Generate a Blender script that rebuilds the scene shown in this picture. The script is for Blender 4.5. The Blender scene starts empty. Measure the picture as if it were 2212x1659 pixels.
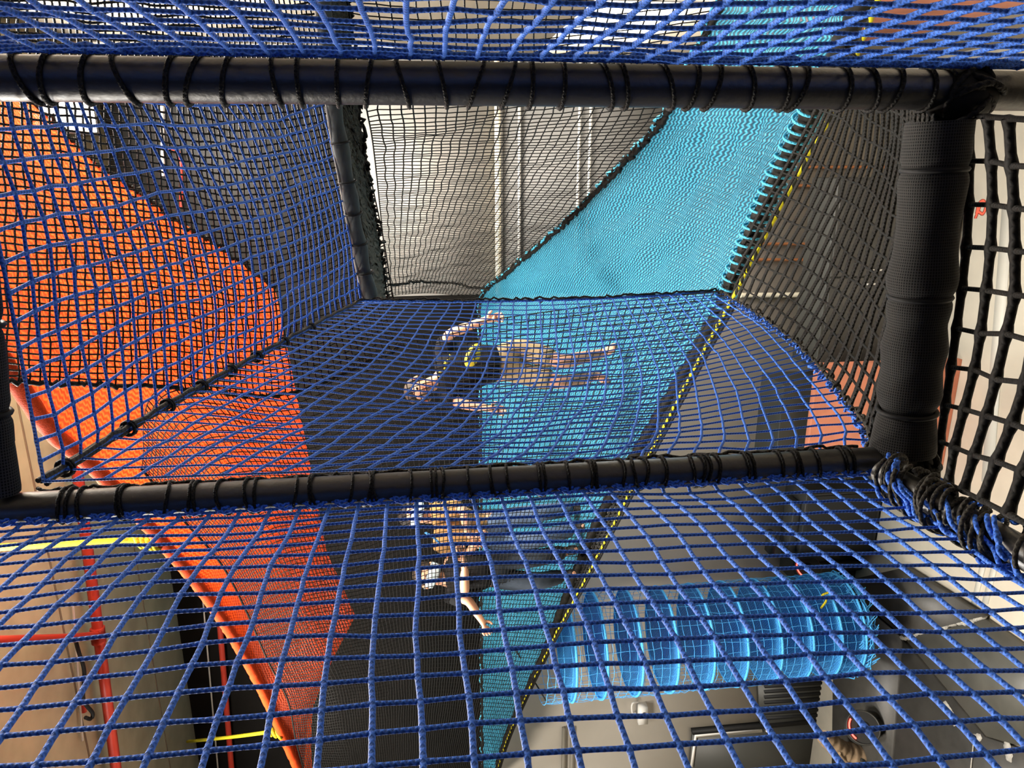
import bpy, bmesh, math, random
import numpy as np
from mathutils import Vector, Matrix

random.seed(7)
RNG = np.random.default_rng(7)
C = bpy.context.scene.collection
PI = math.pi

# ------------------------------------------------------------------ camera
W_, H_ = 2212, 1659
LENS = 26.0
F = LENS / 36.0 * W_
CX, CY = W_ / 2, H_ / 2
EYE = 5.5                                   # lens height over the hall floor
def nrm(v):
    v = np.array(v, float); return v / np.linalg.norm(v)
_dn = nrm((13600 - CX, CY - 345, -F))       # gravity, in camera axes (right, up, back)
Zc = -_dn
Yc = np.array(((885 - CX) / F, (CY - 350) / F, -1.0)); Yc = nrm(Yc - Zc * Yc.dot(Zc))
Xc = np.cross(Yc, Zc)
R3 = np.array([Xc, Yc, Zc])                 # camera axes -> world axes
CAMPOS = np.array((0, 0, EYE), float)

cam = bpy.data.cameras.new('camera'); cam_o = bpy.data.objects.new('camera', cam); C.objects.link(cam_o)
cam.lens = LENS; cam.sensor_width = 36.0; cam.clip_start = 0.02; cam.clip_end = 100
m4 = Matrix.Identity(4)
for i in range(3):
    for j in range(3): m4[i][j] = R3[i, j]
    m4[i][3] = CAMPOS[i]
cam_o.matrix_world = m4
bpy.context.scene.camera = cam_o

def ray(px, py):
    return R3 @ np.array(((px - CX) / F, (CY - py) / F, -1.0))
def P(px, py, d):  return CAMPOS + d * ray(px, py)
def onX(px, py, x): r = ray(px, py); return CAMPOS + r * ((x - CAMPOS[0]) / r[0])
def onY(px, py, y): r = ray(px, py); return CAMPOS + r * ((y - CAMPOS[1]) / r[1])
def onZ(px, py, z): r = ray(px, py); return CAMPOS + r * ((z - CAMPOS[2]) / r[2])
def Ps(*l): return [P(*a) for a in l]

# ------------------------------------------------------------------ materials
MATS = {}
def nt(m):
    m.use_nodes = True
    return m.node_tree.nodes, m.node_tree.links, m.node_tree.nodes['Principled BSDF']
def mat(name, col, rough=0.6, metal=0.0, noise=0.0, nscale=20.0, bump=0.0, bscale=200.0, col2=None, emit=None, estr=0.0, spec=0.5, coord='Object'):
    m = bpy.data.materials.new(name); N, L, b = nt(m)
    b.inputs['Base Color'].default_value = (*col, 1); b.inputs['Roughness'].default_value = rough
    b.inputs['Metallic'].default_value = metal; b.inputs['Specular IOR Level'].default_value = spec
    tc = N.new('ShaderNodeTexCoord')
    if rough >= .8: b.inputs['Specular IOR Level'].default_value = .12
    if noise > 0:
        t = N.new('ShaderNodeTexNoise'); t.inputs['Scale'].default_value = nscale; t.inputs['Detail'].default_value = 6
        L.new(tc.outputs[coord], t.inputs['Vector'])
        r = N.new('ShaderNodeMapRange'); r.inputs[1].default_value = .3; r.inputs[2].default_value = .7
        L.new(t.outputs['Fac'], r.inputs[0])
        mx = N.new('ShaderNodeMix'); mx.data_type = 'RGBA'
        c2 = col2 or tuple(c * (1 - noise) for c in col)
        mx.inputs[6].default_value = (*col, 1); mx.inputs[7].default_value = (*c2, 1)
        L.new(r.outputs[0], mx.inputs[0]); L.new(mx.outputs[2], b.inputs['Base Color'])
    if bump > 0:
        t = N.new('ShaderNodeTexNoise'); t.inputs['Scale'].default_value = bscale; t.inputs['Detail'].default_value = 3
        L.new(tc.outputs[coord], t.inputs['Vector'])
        bp = N.new('ShaderNodeBump'); bp.inputs['Strength'].default_value = bump; bp.inputs['Distance'].default_value = .004
        L.new(t.outputs['Fac'], bp.inputs['Height']); L.new(bp.outputs[0], b.inputs['Normal'])
    if emit:
        b.inputs['Emission Color'].default_value = (*emit, 1); b.inputs['Emission Strength'].default_value = estr
    MATS[name] = m; return m

def rope_mat(name, col, groove=0.45, rough=0.62, spec=.15):
    """braided rope: u runs along the rope in rope widths, v once around"""
    m = bpy.data.materials.new(name); N, L, b = nt(m)
    tc = N.new('ShaderNodeTexCoord'); sp = N.new('ShaderNodeSeparateXYZ'); L.new(tc.outputs['UV'], sp.inputs[0])
    def wave(s):
        a = N.new('ShaderNodeMath'); a.operation = 'MULTIPLY'; a.inputs[1].default_value = 5.0; L.new(sp.outputs[0], a.inputs[0])
        c = N.new('ShaderNodeMath'); c.operation = 'MULTIPLY'; c.inputs[1].default_value = s * 2 * PI * 2; L.new(sp.outputs[1], c.inputs[0])
        d = N.new('ShaderNodeMath'); d.operation = 'ADD'; L.new(a.outputs[0], d.inputs[0]); L.new(c.outputs[0], d.inputs[1])
        e = N.new('ShaderNodeMath'); e.operation = 'SINE'; L.new(d.outputs[0], e.inputs[0]); return e
    w1, w2 = wave(1), wave(-1)
    mxm = N.new('ShaderNodeMath'); mxm.operation = 'MAXIMUM'; L.new(w1.outputs[0], mxm.inputs[0]); L.new(w2.outputs[0], mxm.inputs[1])
    r = N.new('ShaderNodeMapRange'); r.inputs[1].default_value = -.3; r.inputs[2].default_value = .9; L.new(mxm.outputs[0], r.inputs[0])
    mx = N.new('ShaderNodeMix'); mx.data_type = 'RGBA'
    mx.inputs[6].default_value = (*[c * groove for c in col], 1); mx.inputs[7].default_value = (*col, 1)
    L.new(r.outputs[0], mx.inputs[0]); L.new(mx.outputs[2], b.inputs['Base Color'])
    bp = N.new('ShaderNodeBump'); bp.inputs['Strength'].default_value = .6; bp.inputs['Distance'].default_value = .0015
    L.new(r.outputs[0], bp.inputs['Height']); L.new(bp.outputs[0], b.inputs['Normal'])
    b.inputs['Roughness'].default_value = rough; b.inputs['Specular IOR Level'].default_value = spec
    MATS[name] = m; return m

def twist_mat(name, c1, c2, freq=.6):
    m = bpy.data.materials.new(name); N, L, b = nt(m)
    tc = N.new('ShaderNodeTexCoord'); sp = N.new('ShaderNodeSeparateXYZ'); L.new(tc.outputs['UV'], sp.inputs[0])
    a = N.new('ShaderNodeMath'); a.operation = 'MULTIPLY'; a.inputs[1].default_value = freq; L.new(sp.outputs[0], a.inputs[0])
    d = N.new('ShaderNodeMath'); d.operation = 'ADD'; L.new(a.outputs[0], d.inputs[0]); L.new(sp.outputs[1], d.inputs[1])
    f = N.new('ShaderNodeMath'); f.operation = 'FRACT'; L.new(d.outputs[0], f.inputs[0])
    g = N.new('ShaderNodeMath'); g.operation = 'GREATER_THAN'; g.inputs[1].default_value = .5; L.new(f.outputs[0], g.inputs[0])
    mx = N.new('ShaderNodeMix'); mx.data_type = 'RGBA'; mx.inputs[6].default_value = (*c1, 1); mx.inputs[7].default_value = (*c2, 1)
    L.new(g.outputs[0], mx.inputs[0]); L.new(mx.outputs[2], b.inputs['Base Color']); b.inputs['Roughness'].default_value = .7; b.inputs['Specular IOR Level'].default_value = .1
    MATS[name] = m; return m

def knit_mat(name, col, gap, pitch=.016, hole=.5, thick=.3, glow=.3):
    """coarse knitted sheet: zigzag chains of yarn with slightly open gaps coloured dark; UV in metres"""
    m = bpy.data.materials.new(name); N, L, b = nt(m)
    def M(op, a=None, bb=None, va=None, vb=None):
        n = N.new('ShaderNodeMath'); n.operation = op
        if a is not None: L.new(a, n.inputs[0])
        elif va is not None: n.inputs[0].default_value = va
        if bb is not None: L.new(bb, n.inputs[1])
        elif vb is not None: n.inputs[1].default_value = vb
        return n.outputs[0]
    tc = N.new('ShaderNodeTexCoord')
    ns = N.new('ShaderNodeTexNoise'); ns.inputs['Scale'].default_value = 9; L.new(tc.outputs['UV'], ns.inputs['Vector'])
    sp = N.new('ShaderNodeSeparateXYZ'); L.new(tc.outputs['UV'], sp.inputs[0])
    wob = M('MULTIPLY', M('SUBTRACT', ns.outputs['Fac'], vb=.5), vb=.035)
    u = M('DIVIDE', M('ADD', sp.outputs[1], wob), vb=pitch); v = M('DIVIDE', M('ADD', sp.outputs[0], wob), vb=pitch * 1.5)
    # triangle wave of v shifts u: zigzag columns
    tri = M('ABSOLUTE', M('SUBTRACT', M('FRACT', v), vb=.5))
    uu = M('FRACT', M('ADD', u, M('MULTIPLY', tri, vb=.9)))
    col_d = M('ABSOLUTE', M('SUBTRACT', uu, vb=.5))            # 0 at yarn core, .5 in the gap
    rowf = M('ABSOLUTE', M('SUBTRACT', M('FRACT', M('ADD', v, vb=.25)), vb=.5))
    yarn = M('LESS_THAN', col_d, vb=thick); cross = M('LESS_THAN', rowf, vb=.13)
    solid = M('MAXIMUM', yarn, cross)
    h = M('SUBTRACT', va=1.0, bb=M('MULTIPLY', col_d, vb=2.0))
    mx = N.new('ShaderNodeMix'); mx.data_type = 'RGBA'; mx.inputs[6].default_value = (*gap, 1); mx.inputs[7].default_value = (*col, 1)  # darkness between the yarns is put into the gap colour
    dash = M('POWER', M('ABSOLUTE', M('SINE', M('MULTIPLY', v, vb=2 * PI))), vb=.6)
    fac = M('MULTIPLY', M('MULTIPLY', M('SUBTRACT', h, vb=.34), vb=2.4), M('ADD', M('MULTIPLY', dash, vb=.75), vb=.25))
    fac = M('MINIMUM', M('MAXIMUM', fac, vb=0.0), vb=1.0); L.new(fac, mx.inputs[0]); L.new(mx.outputs[2], b.inputs['Base Color'])
    al = M('MAXIMUM', solid, vb=1.0 - hole); L.new(al, b.inputs['Alpha'])
    bp = N.new('ShaderNodeBump'); bp.inputs['Strength'].default_value = .9; bp.inputs['Distance'].default_value = .006
    L.new(h, bp.inputs['Height']); L.new(bp.outputs[0], b.inputs['Normal'])
    b.inputs['Roughness'].default_value = .6
    # loose yarn lets part of the light through
    tl = N.new('ShaderNodeBsdfTranslucent'); L.new(mx.outputs[2], tl.inputs['Color']); ms = N.new('ShaderNodeMixShader'); ms.inputs[0].default_value = glow
    tr = N.new('ShaderNodeBsdfTransparent'); m2 = N.new('ShaderNodeMixShader'); out = [n for n in N if n.type == 'OUTPUT_MATERIAL'][0]
    for l_ in list(b.inputs['Alpha'].links): L.remove(l_)
    L.new(b.outputs[0], ms.inputs[1]); L.new(tl.outputs[0], ms.inputs[2]); L.new(al, m2.inputs[0]); L.new(tr.outputs[0], m2.inputs[1]); L.new(ms.outputs[0], m2.inputs[2]); L.new(m2.outputs[0], out.inputs['Surface'])
    MATS[name] = m; return m

def pad_mat(name, dark, light, per=.0045):
    m = bpy.data.materials.new(name); N, L, b = nt(m)
    tc = N.new('ShaderNodeTexCoord'); mp = N.new('ShaderNodeMapping'); L.new(tc.outputs['UV'], mp.inputs[0])
    mp.inputs['Scale'].default_value = (1 / per, 1 / per, 1)
    br = N.new('ShaderNodeTexBrick'); br.offset = 0; br.inputs['Scale'].default_value = 1
    br.inputs['Color1'].default_value = (*dark, 1); br.inputs['Color2'].default_value = (*[c * 1.4 for c in dark], 1); br.inputs['Mortar'].default_value = (*light, 1)
    br.inputs['Brick Width'].default_value = 1.2; br.inputs['Row Height'].default_value = 1.0; br.inputs['Mortar Size'].default_value = .22
    L.new(mp.outputs[0], br.inputs['Vector']); L.new(br.outputs['Color'], b.inputs['Base Color'])
    bp = N.new('ShaderNodeBump'); bp.inputs['Strength'].default_value = .7; bp.inputs['Distance'].default_value = .002
    L.new(br.outputs['Fac'], bp.inputs['Height']); L.new(bp.outputs[0], b.inputs['Normal']); b.inputs['Roughness'].default_value = .75; b.inputs['Specular IOR Level'].default_value = .12
    MATS[name] = m; return m

BLUE = rope_mat('blue_rope', (.046, .170, .70), .5, spec=.25)
BLACK = rope_mat('black_rope', (.013, .012, .010), .5)
GREYROPE = rope_mat('charcoal_rope', (.045, .041, .034), .5)
FINEROPE = rope_mat('fine_black_cord', (.009, .0085, .0075), .6)
CYANROPE = rope_mat('cyan_cord', (.10, .55, .80), .6)
TUBENET = rope_mat('sky_blue_cord', (.09, .46, .95), .8)
ORANGEROPE = mat('orange_roll', (.60, .055, .008), .85, noise=.35, nscale=120, bump=.9, bscale=160)
CYAN = knit_mat('cyan_knit', (.062, .44, .66), (.008, .085, .15), .029, .14, .34)
ORANGE = knit_mat('orange_knit', (.72, .078, .012), (.36, .026, .004), .026, .14, .40, .35)
YELLOWROPE = twist_mat('yellow_rope', (.46, .40, .015), (.28, .24, .012), 1.0)
HAZROPE = twist_mat('yellow_black_rope', (.62, .56, .02), (.03, .03, .02), .22)
PAINT = mat('black_gloss_paint', (.008, .007, .006), .42, bump=.2, bscale=90, spec=.9)
PADM = pad_mat('pad_mesh', (.004, .004, .004), (.034, .033, .031))
DUCT = mat('grey_foam', (.035, .043, .043), .75, noise=.3, nscale=30)
FELT = mat('gathered_black_net', (.10, .10, .085), .9, noise=.7, nscale=160, bump=1, bscale=220)
PLASTIC = mat('black_plastic', (.010, .010, .010), .6, spec=.2)
CONC = mat('ceiling_concrete', (.52, .44, .29), .85, noise=.28, nscale=2.5, bump=.2, bscale=40)
FLOORM = mat('pale_concrete', (.70, .64, .52), .6, noise=.10, nscale=4, bump=.05, bscale=30)
MATM = mat('dark_mat', (.055, .052, .046), .5, noise=.35, nscale=6, bump=.15, bscale=60)
MATB = mat('dark_mat_worn', (.085, .083, .070), .45, noise=.25, nscale=5)
FOAM = mat('torn_foam', (.45, .43, .38), .9, noise=.5, nscale=60, bump=1, bscale=90)
SCUFF = mat('chalky_scuff', (.42, .40, .36), .9, noise=.3, nscale=40)
WALLG = mat('grey_wall_paint', (.52, .485, .43), .7, noise=.06, nscale=3)
WALLD = mat('black_wall_paint', (.008, .0072, .0065), .8, noise=.3, nscale=3)
WALLM = mat('dark_grey_cladding', (.017, .016, .0145), .7, noise=.1, nscale=4)
CLAD = mat('pale_cladding', (.27, .258, .235), .6, noise=.05, nscale=3)
CLADM = mat('mid_grey_cladding', (.15, .147, .138), .6, noise=.08, nscale=5)
CREAM = mat('cream_paint', (.75, .68, .52), .6)
STEEL = mat('pale_steel', (.62, .60, .56), .4, metal=.3)
REDP = mat('red_pipe', (.42, .035, .018), .45)
WHITE = mat('white_plastic', (.72, .70, .66), .4)
SALMON = mat('salmon_board', (.72, .26, .15), .6, noise=.2, nscale=6)
COPPER = mat('copper', (.55, .22, .09), .4, metal=.5)
CABDARK = mat('charcoal_panel', (.040, .040, .035), .55)
SPEAK = mat('speaker_black', (.022, .022, .021), .6, bump=.2, bscale=200)
WOODM = mat('pale_wood', (.40, .28, .17), .7, noise=.4, nscale=12)
REDLED = mat('red_led', (.5, .02, .02), .4, emit=(1, .06, .04), estr=6)
DISCM = None
SKIN = mat('skin', (.62, .33, .20), .5); SKIN2 = mat('skin_dark', (.44, .22, .13), .5)
BLKCLOTH = mat('black_cloth', (.012, .012, .013), .85, bump=.2, bscale=120)
DARKCLOTH = mat('charcoal_cloth', (.020, .021, .023), .85, bump=.2, bscale=120)
JEANS = mat('blue_jeans', (.10, .15, .24), .85, noise=.3, nscale=20)
DKJEANS = mat('dark_jeans', (.035, .045, .06), .85, noise=.3, nscale=20)
KHAKI = mat('khaki_cloth', (.40, .31, .17), .85, noise=.15, nscale=20)
TAN = mat('tan_cloth', (.42, .24, .09), .85, noise=.2, nscale=20)
MASKM = mat('mask_cloth', (.62, .76, .80), .8, bump=.2, bscale=150)
HAIR = mat('dark_hair', (.018, .011, .007), .6, bump=.5, bscale=150)
HAIR2 = mat('brown_hair', (.05, .03, .014), .6, bump=.5, bscale=150)
YEL = mat('yellow_print', (.85, .66, .03), .7)
EYEM = mat('eye', (.03, .02, .015), .2)
LANY = mat('blue_lanyard', (.03, .22, .55), .6)
GLASSW = mat('daylight_glazing', (.9, .9, .85), .3, emit=(1.0, .93, .84), estr=5.0)

# ------------------------------------------------------------------ object helpers
def tag(o, label=None, cat=None, group=None, kind=None):
    if label: o['label'] = label
    if cat: o['category'] = cat
    if group: o['group'] = group
    if kind: o['kind'] = kind
    return o
def empty(name, loc, label, cat, group=None):
    o = bpy.data.objects.new(name, None); C.objects.link(o); o.location = Vector(loc); o.empty_display_size = .05
    tag(o, label, cat, group); return o
def link(name, me, m, parent=None, smooth=True):
    o = bpy.data.objects.new(name, me); C.objects.link(o)
    if m: me.materials.append(m)
    if smooth: me.polygons.foreach_set('use_smooth', [True] * len(me.polygons))
    if parent is not None:
        o.parent = parent; o.matrix_parent_inverse = Matrix.Translation(-parent.location) if parent.parent is None else Matrix.Identity(4)
    me.update(); return o

class MB:
    """collects tubes, boxes and sheets; build() links them as one mesh"""
    def __init__(s): s.v = []; s.f = []; s.uv = []; s.n = 0
    def add(s, v, f, uv=None):
        v = np.asarray(v, float); s.v.append(v); f = np.asarray(f, int)
        s.f.append(f + s.n); s.uv.append(uv if uv is not None else np.zeros((f.size, 2))); s.n += len(v)
    def tube(s, pts, r, k=6, closed=False, caps=True, ref=None):
        pts = np.asarray(pts, float); n = len(pts)
        if n < 2: return
        if closed: T = np.roll(pts, -1, 0) - np.roll(pts, 1, 0)
        else: T = np.gradient(pts, axis=0)
        T /= np.maximum(np.linalg.norm(T, axis=1, keepdims=True), 1e-9)
        if ref is None: ref = np.eye(3)[np.argmin(np.abs(T.mean(0) if not closed else np.cov(pts.T).diagonal() * -1 if False else np.abs(T).mean(0)))]
        A = np.cross(T, ref); A /= np.maximum(np.linalg.norm(A, axis=1, keepdims=True), 1e-9); B = np.cross(T, A)
        r = np.broadcast_to(np.asarray(r, float), (n,))
        th = np.arange(k) * 2 * PI / k
        V = pts[:, None, :] + r[:, None, None] * (np.cos(th)[None, :, None] * A[:, None, :] + np.sin(th)[None, :, None] * B[:, None, :])
        L = np.concatenate([[0], np.cumsum(np.linalg.norm(np.diff(pts, axis=0), axis=1))])
        m = n if closed else n - 1
        i = np.arange(m)[:, None]; j = np.arange(k)[None, :]
        i2 = (i + 1) % n; j2 = (j + 1) % k
        Fq = np.stack([i * k + j + 0 * i2, i * k + j2, i2 * k + j2, i2 * k + j], -1).reshape(-1, 4)
        rm = max(float(r.mean()), 1e-6) * 2
        La = np.append(L, L[-1] + np.linalg.norm(pts[0] - pts[-1])) / rm
        u0 = np.broadcast_to(La[:m, None], (m, k)); u1 = np.broadcast_to(La[1:m + 1, None], (m, k))
        v0 = np.broadcast_to(j / k, (m, k)); v1 = np.broadcast_to((j + 1) / k, (m, k))
        uv = np.stack([np.stack([u0, v0], -1), np.stack([u0, v1], -1), np.stack([u1, v1], -1), np.stack([u1, v0], -1)], 2).reshape(-1, 2)
        s.add(V.reshape(-1, 3), Fq, uv)
        if caps and not closed:
            for q, rev in ((0, 1), (n - 1, 0)):
                c = len(s.v); ring = V[q]; ctr = pts[q:q + 1]
                f = [[a, (a + 1) % k, k, k] for a in range(k)]
                s.add3(np.vstack([ring, ctr]), [[a, (a + 1) % k, k] if not rev else [(a + 1) % k, a, k] for a in range(k)])
    def add3(s, v, f):
        v = np.asarray(v, float); f = np.asarray(f, int); s.v.append(v); s.f.append(f + s.n); s.uv.append(np.zeros((f.size, 2))); s.n += len(v)
    def box(s, c, ax, ay, az):
        c, ax, ay, az = (np.asarray(q, float) for q in (c, ax, ay, az))
        v = [c + sx * ax + sy * ay + sz * az for sx in (-1, 1) for sy in (-1, 1) for sz in (-1, 1)]
        s.add(v, [[0, 1, 3, 2], [4, 6, 7, 5], [0, 4, 5, 1], [2, 3, 7, 6], [0, 2, 6, 4], [1, 5, 7, 3]])
    def prism(s, base, off):
        base = np.asarray(base, float); off = np.asarray(off, float); n = len(base)
        s.v.append(np.vstack([base, base + off])); 
        fs = [list(range(n))[::-1], list(range(n, 2 * n))] + [[i, (i + 1) % n, n + (i + 1) % n, n + i] for i in range(n)]
        for f in fs: s.f.append(np.asarray([f]) + s.n); s.uv.append(np.zeros((len(f), 2)))
        s.n += 2 * n
    def sphere(s, c, ax, ay, az, nu=14, nv=9):
        c, ax, ay, az = (np.asarray(q, float) for q in (c, ax, ay, az))
        v = []; 
        for b in range(nv + 1):
            ph = -PI / 2 + PI * b / nv
            for a in range(nu):
                t = 2 * PI * a / nu
                v.append(c + math.cos(ph) * math.cos(t) * ax + math.cos(ph) * math.sin(t) * ay + math.sin(ph) * az)
        f = [[b * nu + a, b * nu + (a + 1) % nu, (b + 1) * nu + (a + 1) % nu, (b + 1) * nu + a] for b in range(nv) for a in range(nu)]
        s.add(v, f)
    def grid(s, G, uvs=None):
        n, m = G.shape[:2]
        i, j = np.meshgrid(np.arange(n - 1), np.arange(m - 1), indexing='ij')
        q = np.stack([i * m + j, (i + 1) * m + j, (i + 1) * m + j + 1, i * m + j + 1], -1).reshape(-1, 4)
        uv = uvs.reshape(-1, 2)[q].reshape(-1, 2) if uvs is not None else None
        s.add(G.reshape(-1, 3), q, uv)
    def build(s, name, m, parent=None, smooth=True):
        me = bpy.data.meshes.new(name)
        V = np.vstack(s.v); flat = np.concatenate([f.ravel() for f in s.f])
        tot = np.concatenate([np.full(len(f), f.shape[1]) for f in s.f]); st = np.concatenate([[0], np.cumsum(tot)[:-1]])
        me.vertices.add(len(V)); me.vertices.foreach_set('co', V.ravel())
        me.loops.add(len(flat)); me.loops.foreach_set('vertex_index', flat.astype(np.int32))
        me.polygons.add(len(tot)); me.polygons.foreach_set('loop_start', st.astype(np.int32)); me.polygons.foreach_set('loop_total', tot.astype(np.int32))
        me.update(calc_edges=True)
        ul = me.uv_layers.new(name='UVMap'); ul.data.foreach_set('uv', np.concatenate(s.uv).ravel().astype(np.float32))
        me.validate()
        return link(name, me, m, parent, smooth)

def resample(pts, n, smooth=True):
    """n points along a Catmull-Rom curve through pts, even in arc length"""
    p = np.asarray(pts, float)
    if len(p) > 2 and smooth:
        q = np.vstack([2 * p[0] - p[1], p, 2 * p[-1] - p[-2]]); out = []
        for i in range(1, len(q) - 2):
            t = np.linspace(0, 1, 24, endpoint=False)[:, None]
            a, b, c, d = q[i - 1], q[i], q[i + 1], q[i + 2]
            out.append(.5 * (2 * b + (c - a) * t + (2 * a - 5 * b + 4 * c - d) * t ** 2 + (3 * b - a - 3 * c + d) * t ** 3))
        p = np.vstack(out + [q[-2:-1]])
    L = np.concatenate([[0], np.cumsum(np.linalg.norm(np.diff(p, axis=0), axis=1))])
    t = np.linspace(0, L[-1], n)
    return np.stack([np.interp(t, L, p[:, k]) for k in range(3)], 1)

def coons(c0, c1, d0, d1, nu, nv):
    """c0,c1 run along u (at v=0,1); d0,d1 along v (at u=0,1)"""
    a, b = resample(c0, nu), resample(c1, nu); c, d = resample(d0, nv), resample(d1, nv)
    u = np.linspace(0, 1, nu)[:, None, None]; v = np.linspace(0, 1, nv)[None, :, None]
    S = (1 - v) * a[:, None] + v * b[:, None] + (1 - u) * c[None] + u * d[None]
    S -= (1 - u) * (1 - v) * a[0] + u * (1 - v) * a[-1] + (1 - u) * v * b[0] + u * v * b[-1]
    return S
def ruled(c0, c1, nu, nv):
    a, b = resample(c0, nu), resample(c1, nu); v = np.linspace(0, 1, nv)[None, :, None]
    return (1 - v) * a[:, None] + v * b[:, None]
def edges_len(S):
    return np.linalg.norm(np.diff(S, axis=0), axis=2).mean(1).sum(), np.linalg.norm(np.diff(S, axis=1), axis=2).mean(0).sum()

def fine(line, sub):
    n = len(line); x = np.arange(n); xx = np.linspace(0, n - 1, (n - 1) * sub + 1)
    return np.stack([np.interp(xx, x, line[:, k]) for k in range(3)], 1)
def net_mb(S, r, sub=2, k=5, knot=1.35, jit=.10, wav=.0, double_u=False, double_v=False, ru=None, rv=None, skip_edge=False):
    """S[nu,nv,3] are the knots; a rope runs along every row and column"""
    S = S.copy(); nu, nv = S.shape[:2]
    cell = np.linalg.norm(np.diff(S, axis=0), axis=2).mean()
    N = RNG.normal(0, 1, S.shape) * cell * jit
    low = np.zeros_like(S)
    for _ in range(4):
        a, b, ph = RNG.uniform(.25, .9), RNG.uniform(.25, .9), RNG.uniform(0, 6.28, 3)
        ii, jj = np.meshgrid(np.arange(nu) * a, np.arange(nv) * b, indexing='ij')
        low += np.sin(ii[..., None] + jj[..., None] * RNG.choice((-1, 1)) + ph) * cell * wav
    N[0] = N[-1] = 0; N[:, 0] = N[:, -1] = 0; low[0] = low[-1] = 0; low[:, 0] = low[:, -1] = 0
    S += N + low
    mb = MB(); ru = ru or r; rv = rv or r
    def rad(n, rr):
        q = np.full((n - 1) * sub + 1, rr); q[::sub] *= knot; return q
    def run(lines, nb, rr, dbl):
        for idx, l in enumerate(lines):
            f = fine(l, sub)
            if dbl:
                nxt = nb[idx]; side = fine(nxt, sub) - f
                side /= np.maximum(np.linalg.norm(side, axis=1, keepdims=True), 1e-9)
                for sg in (-1, 1): mb.tube(f + side * sg * rr * .85, rad(len(l), rr * .8), k, caps=False)
            else: mb.tube(f, rad(len(l), rr), k, caps=False)
    run([S[:, j] for j in range(nv)], [S[:, j + 1] if j < nv - 1 else 2 * S[:, j] - S[:, j - 1] for j in range(nv)], ru, double_u)
    run([S[i] for i in range(nu)], [S[i + 1] if i < nu - 1 else 2 * S[i] - S[i - 1] for i in range(nu)], rv, double_v)
    return mb, S
def border(S, r, m, parent, name='border_rope', sides='0123', k=7, wob=.0):
    mb = MB(); e = {'0': S[:, 0], '1': S[:, -1], '2': S[0], '3': S[-1]}
    for c in sides:
        l = fine(e[c], 3); l = l + RNG.normal(0, 1, l.shape) * wob
        mb.tube(l, r, k)
    return mb.build(name, m, parent)
def net(S, r, m, label, group=None, cat='net', name='climbing_net', **kw):
    mb, S2 = net_mb(S, r, **kw); o = mb.build(name, m); tag(o, label, cat, group); return o, S2
def sheet(S, m, name, parent=None, thick=0):
    L = np.concatenate([[0], np.cumsum(np.linalg.norm(np.diff(S, axis=0), axis=2).mean(1))])
    Mv = np.concatenate([np.zeros((S.shape[0], 1)), np.cumsum(np.linalg.norm(np.diff(S, axis=1), axis=2), axis=1)], 1)
    Mv = Mv - Mv[:, -1:] / 2
    uv = np.stack([np.broadcast_to(L[:, None], S.shape[:2]), Mv], -1)
    mb = MB(); mb.grid(S, uv); return mb.build(name, m, parent)
def smoothnoise(S, amp, seed, direction, fu=3, fv=2):
    rg = np.random.default_rng(seed); nu, nv = S.shape[:2]
    u = np.linspace(0, 1, nu)[:, None]; v = np.linspace(0, 1, nv)[None, :]
    h = 0
    for _ in range(5):
        h = h + np.sin(2 * PI * (u * rg.uniform(.5, fu) + v * rg.uniform(-fv, fv)) + rg.uniform(0, 6))
    h = h * np.sin(PI * v) ** .5 * amp
    return S + h[..., None] * np.asarray(direction)

# ------------------------------------------------------------------ room shell (structure)
ZCEIL = onY(395, 1400, 8.2)[2]; YB = 8.2; XR = 1.05; XL = -16.0; YFR = -4.0
def slab(name, lo, hi, m):
    mb = MB(); lo = np.array(lo, float); hi = np.array(hi, float); h = (hi - lo) / 2
    mb.box((lo + hi) / 2, (h[0], 0, 0), (0, h[1], 0), (0, 0, h[2]))
    o = mb.build(name, m, smooth=False); o['kind'] = 'structure'; return o
slab('floor', (XL, YFR, -.2), (XR + .2, YB + .2, 0), FLOORM)
slab('ceiling', (XL, YFR, ZCEIL), (XR + .2, YB + .2, ZCEIL + .2), CONC)
slab('wall_back', (XL, YB, 0), (XR + .2, YB + .2, ZCEIL), WALLG)
SPLITX = onY(800, 640, YB)[0]
ZBLK = onY(1070, 1100, YB)[2]; ZDK = onY(770, 400, YB)[2]; ZLT = onY(1085, 450, YB)[2]; ZMD = onY(1500, 450, YB)[2]
slab('trim_1', (XL, YB - .03, ZBLK), (SPLITX, YB, ZCEIL), WALLD)
slab('trim_2', (SPLITX, YB - .03, ZDK), (XR, YB, ZCEIL), WALLM)
slab('trim_3', (SPLITX, YB - .04, ZLT), (XR, YB, ZDK), CLAD)
slab('trim_4', (SPLITX, YB - .03, ZMD), (XR, YB, ZLT), CLADM)
# profile ribs and rails on the cladding
def clad_rib(px, w, m, d, name):
    z = onY(px, 450, YB)[2]; return slab(name, (SPLITX, YB - d, z - w / 2), (XR, YB - .03, z + w / 2), m)
clad_rib(1074, .06, CREAM, .09, 'trim_5'); clad_rib(1120, .03, STEEL, .07, 'trim_6')
clad_rib(1245, .03, STEEL, .07, 'trim_7'); clad_rib(1268, .03, STEEL, .07, 'trim_8')
for i, px in enumerate((330, 420, 520)):
    pass
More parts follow.
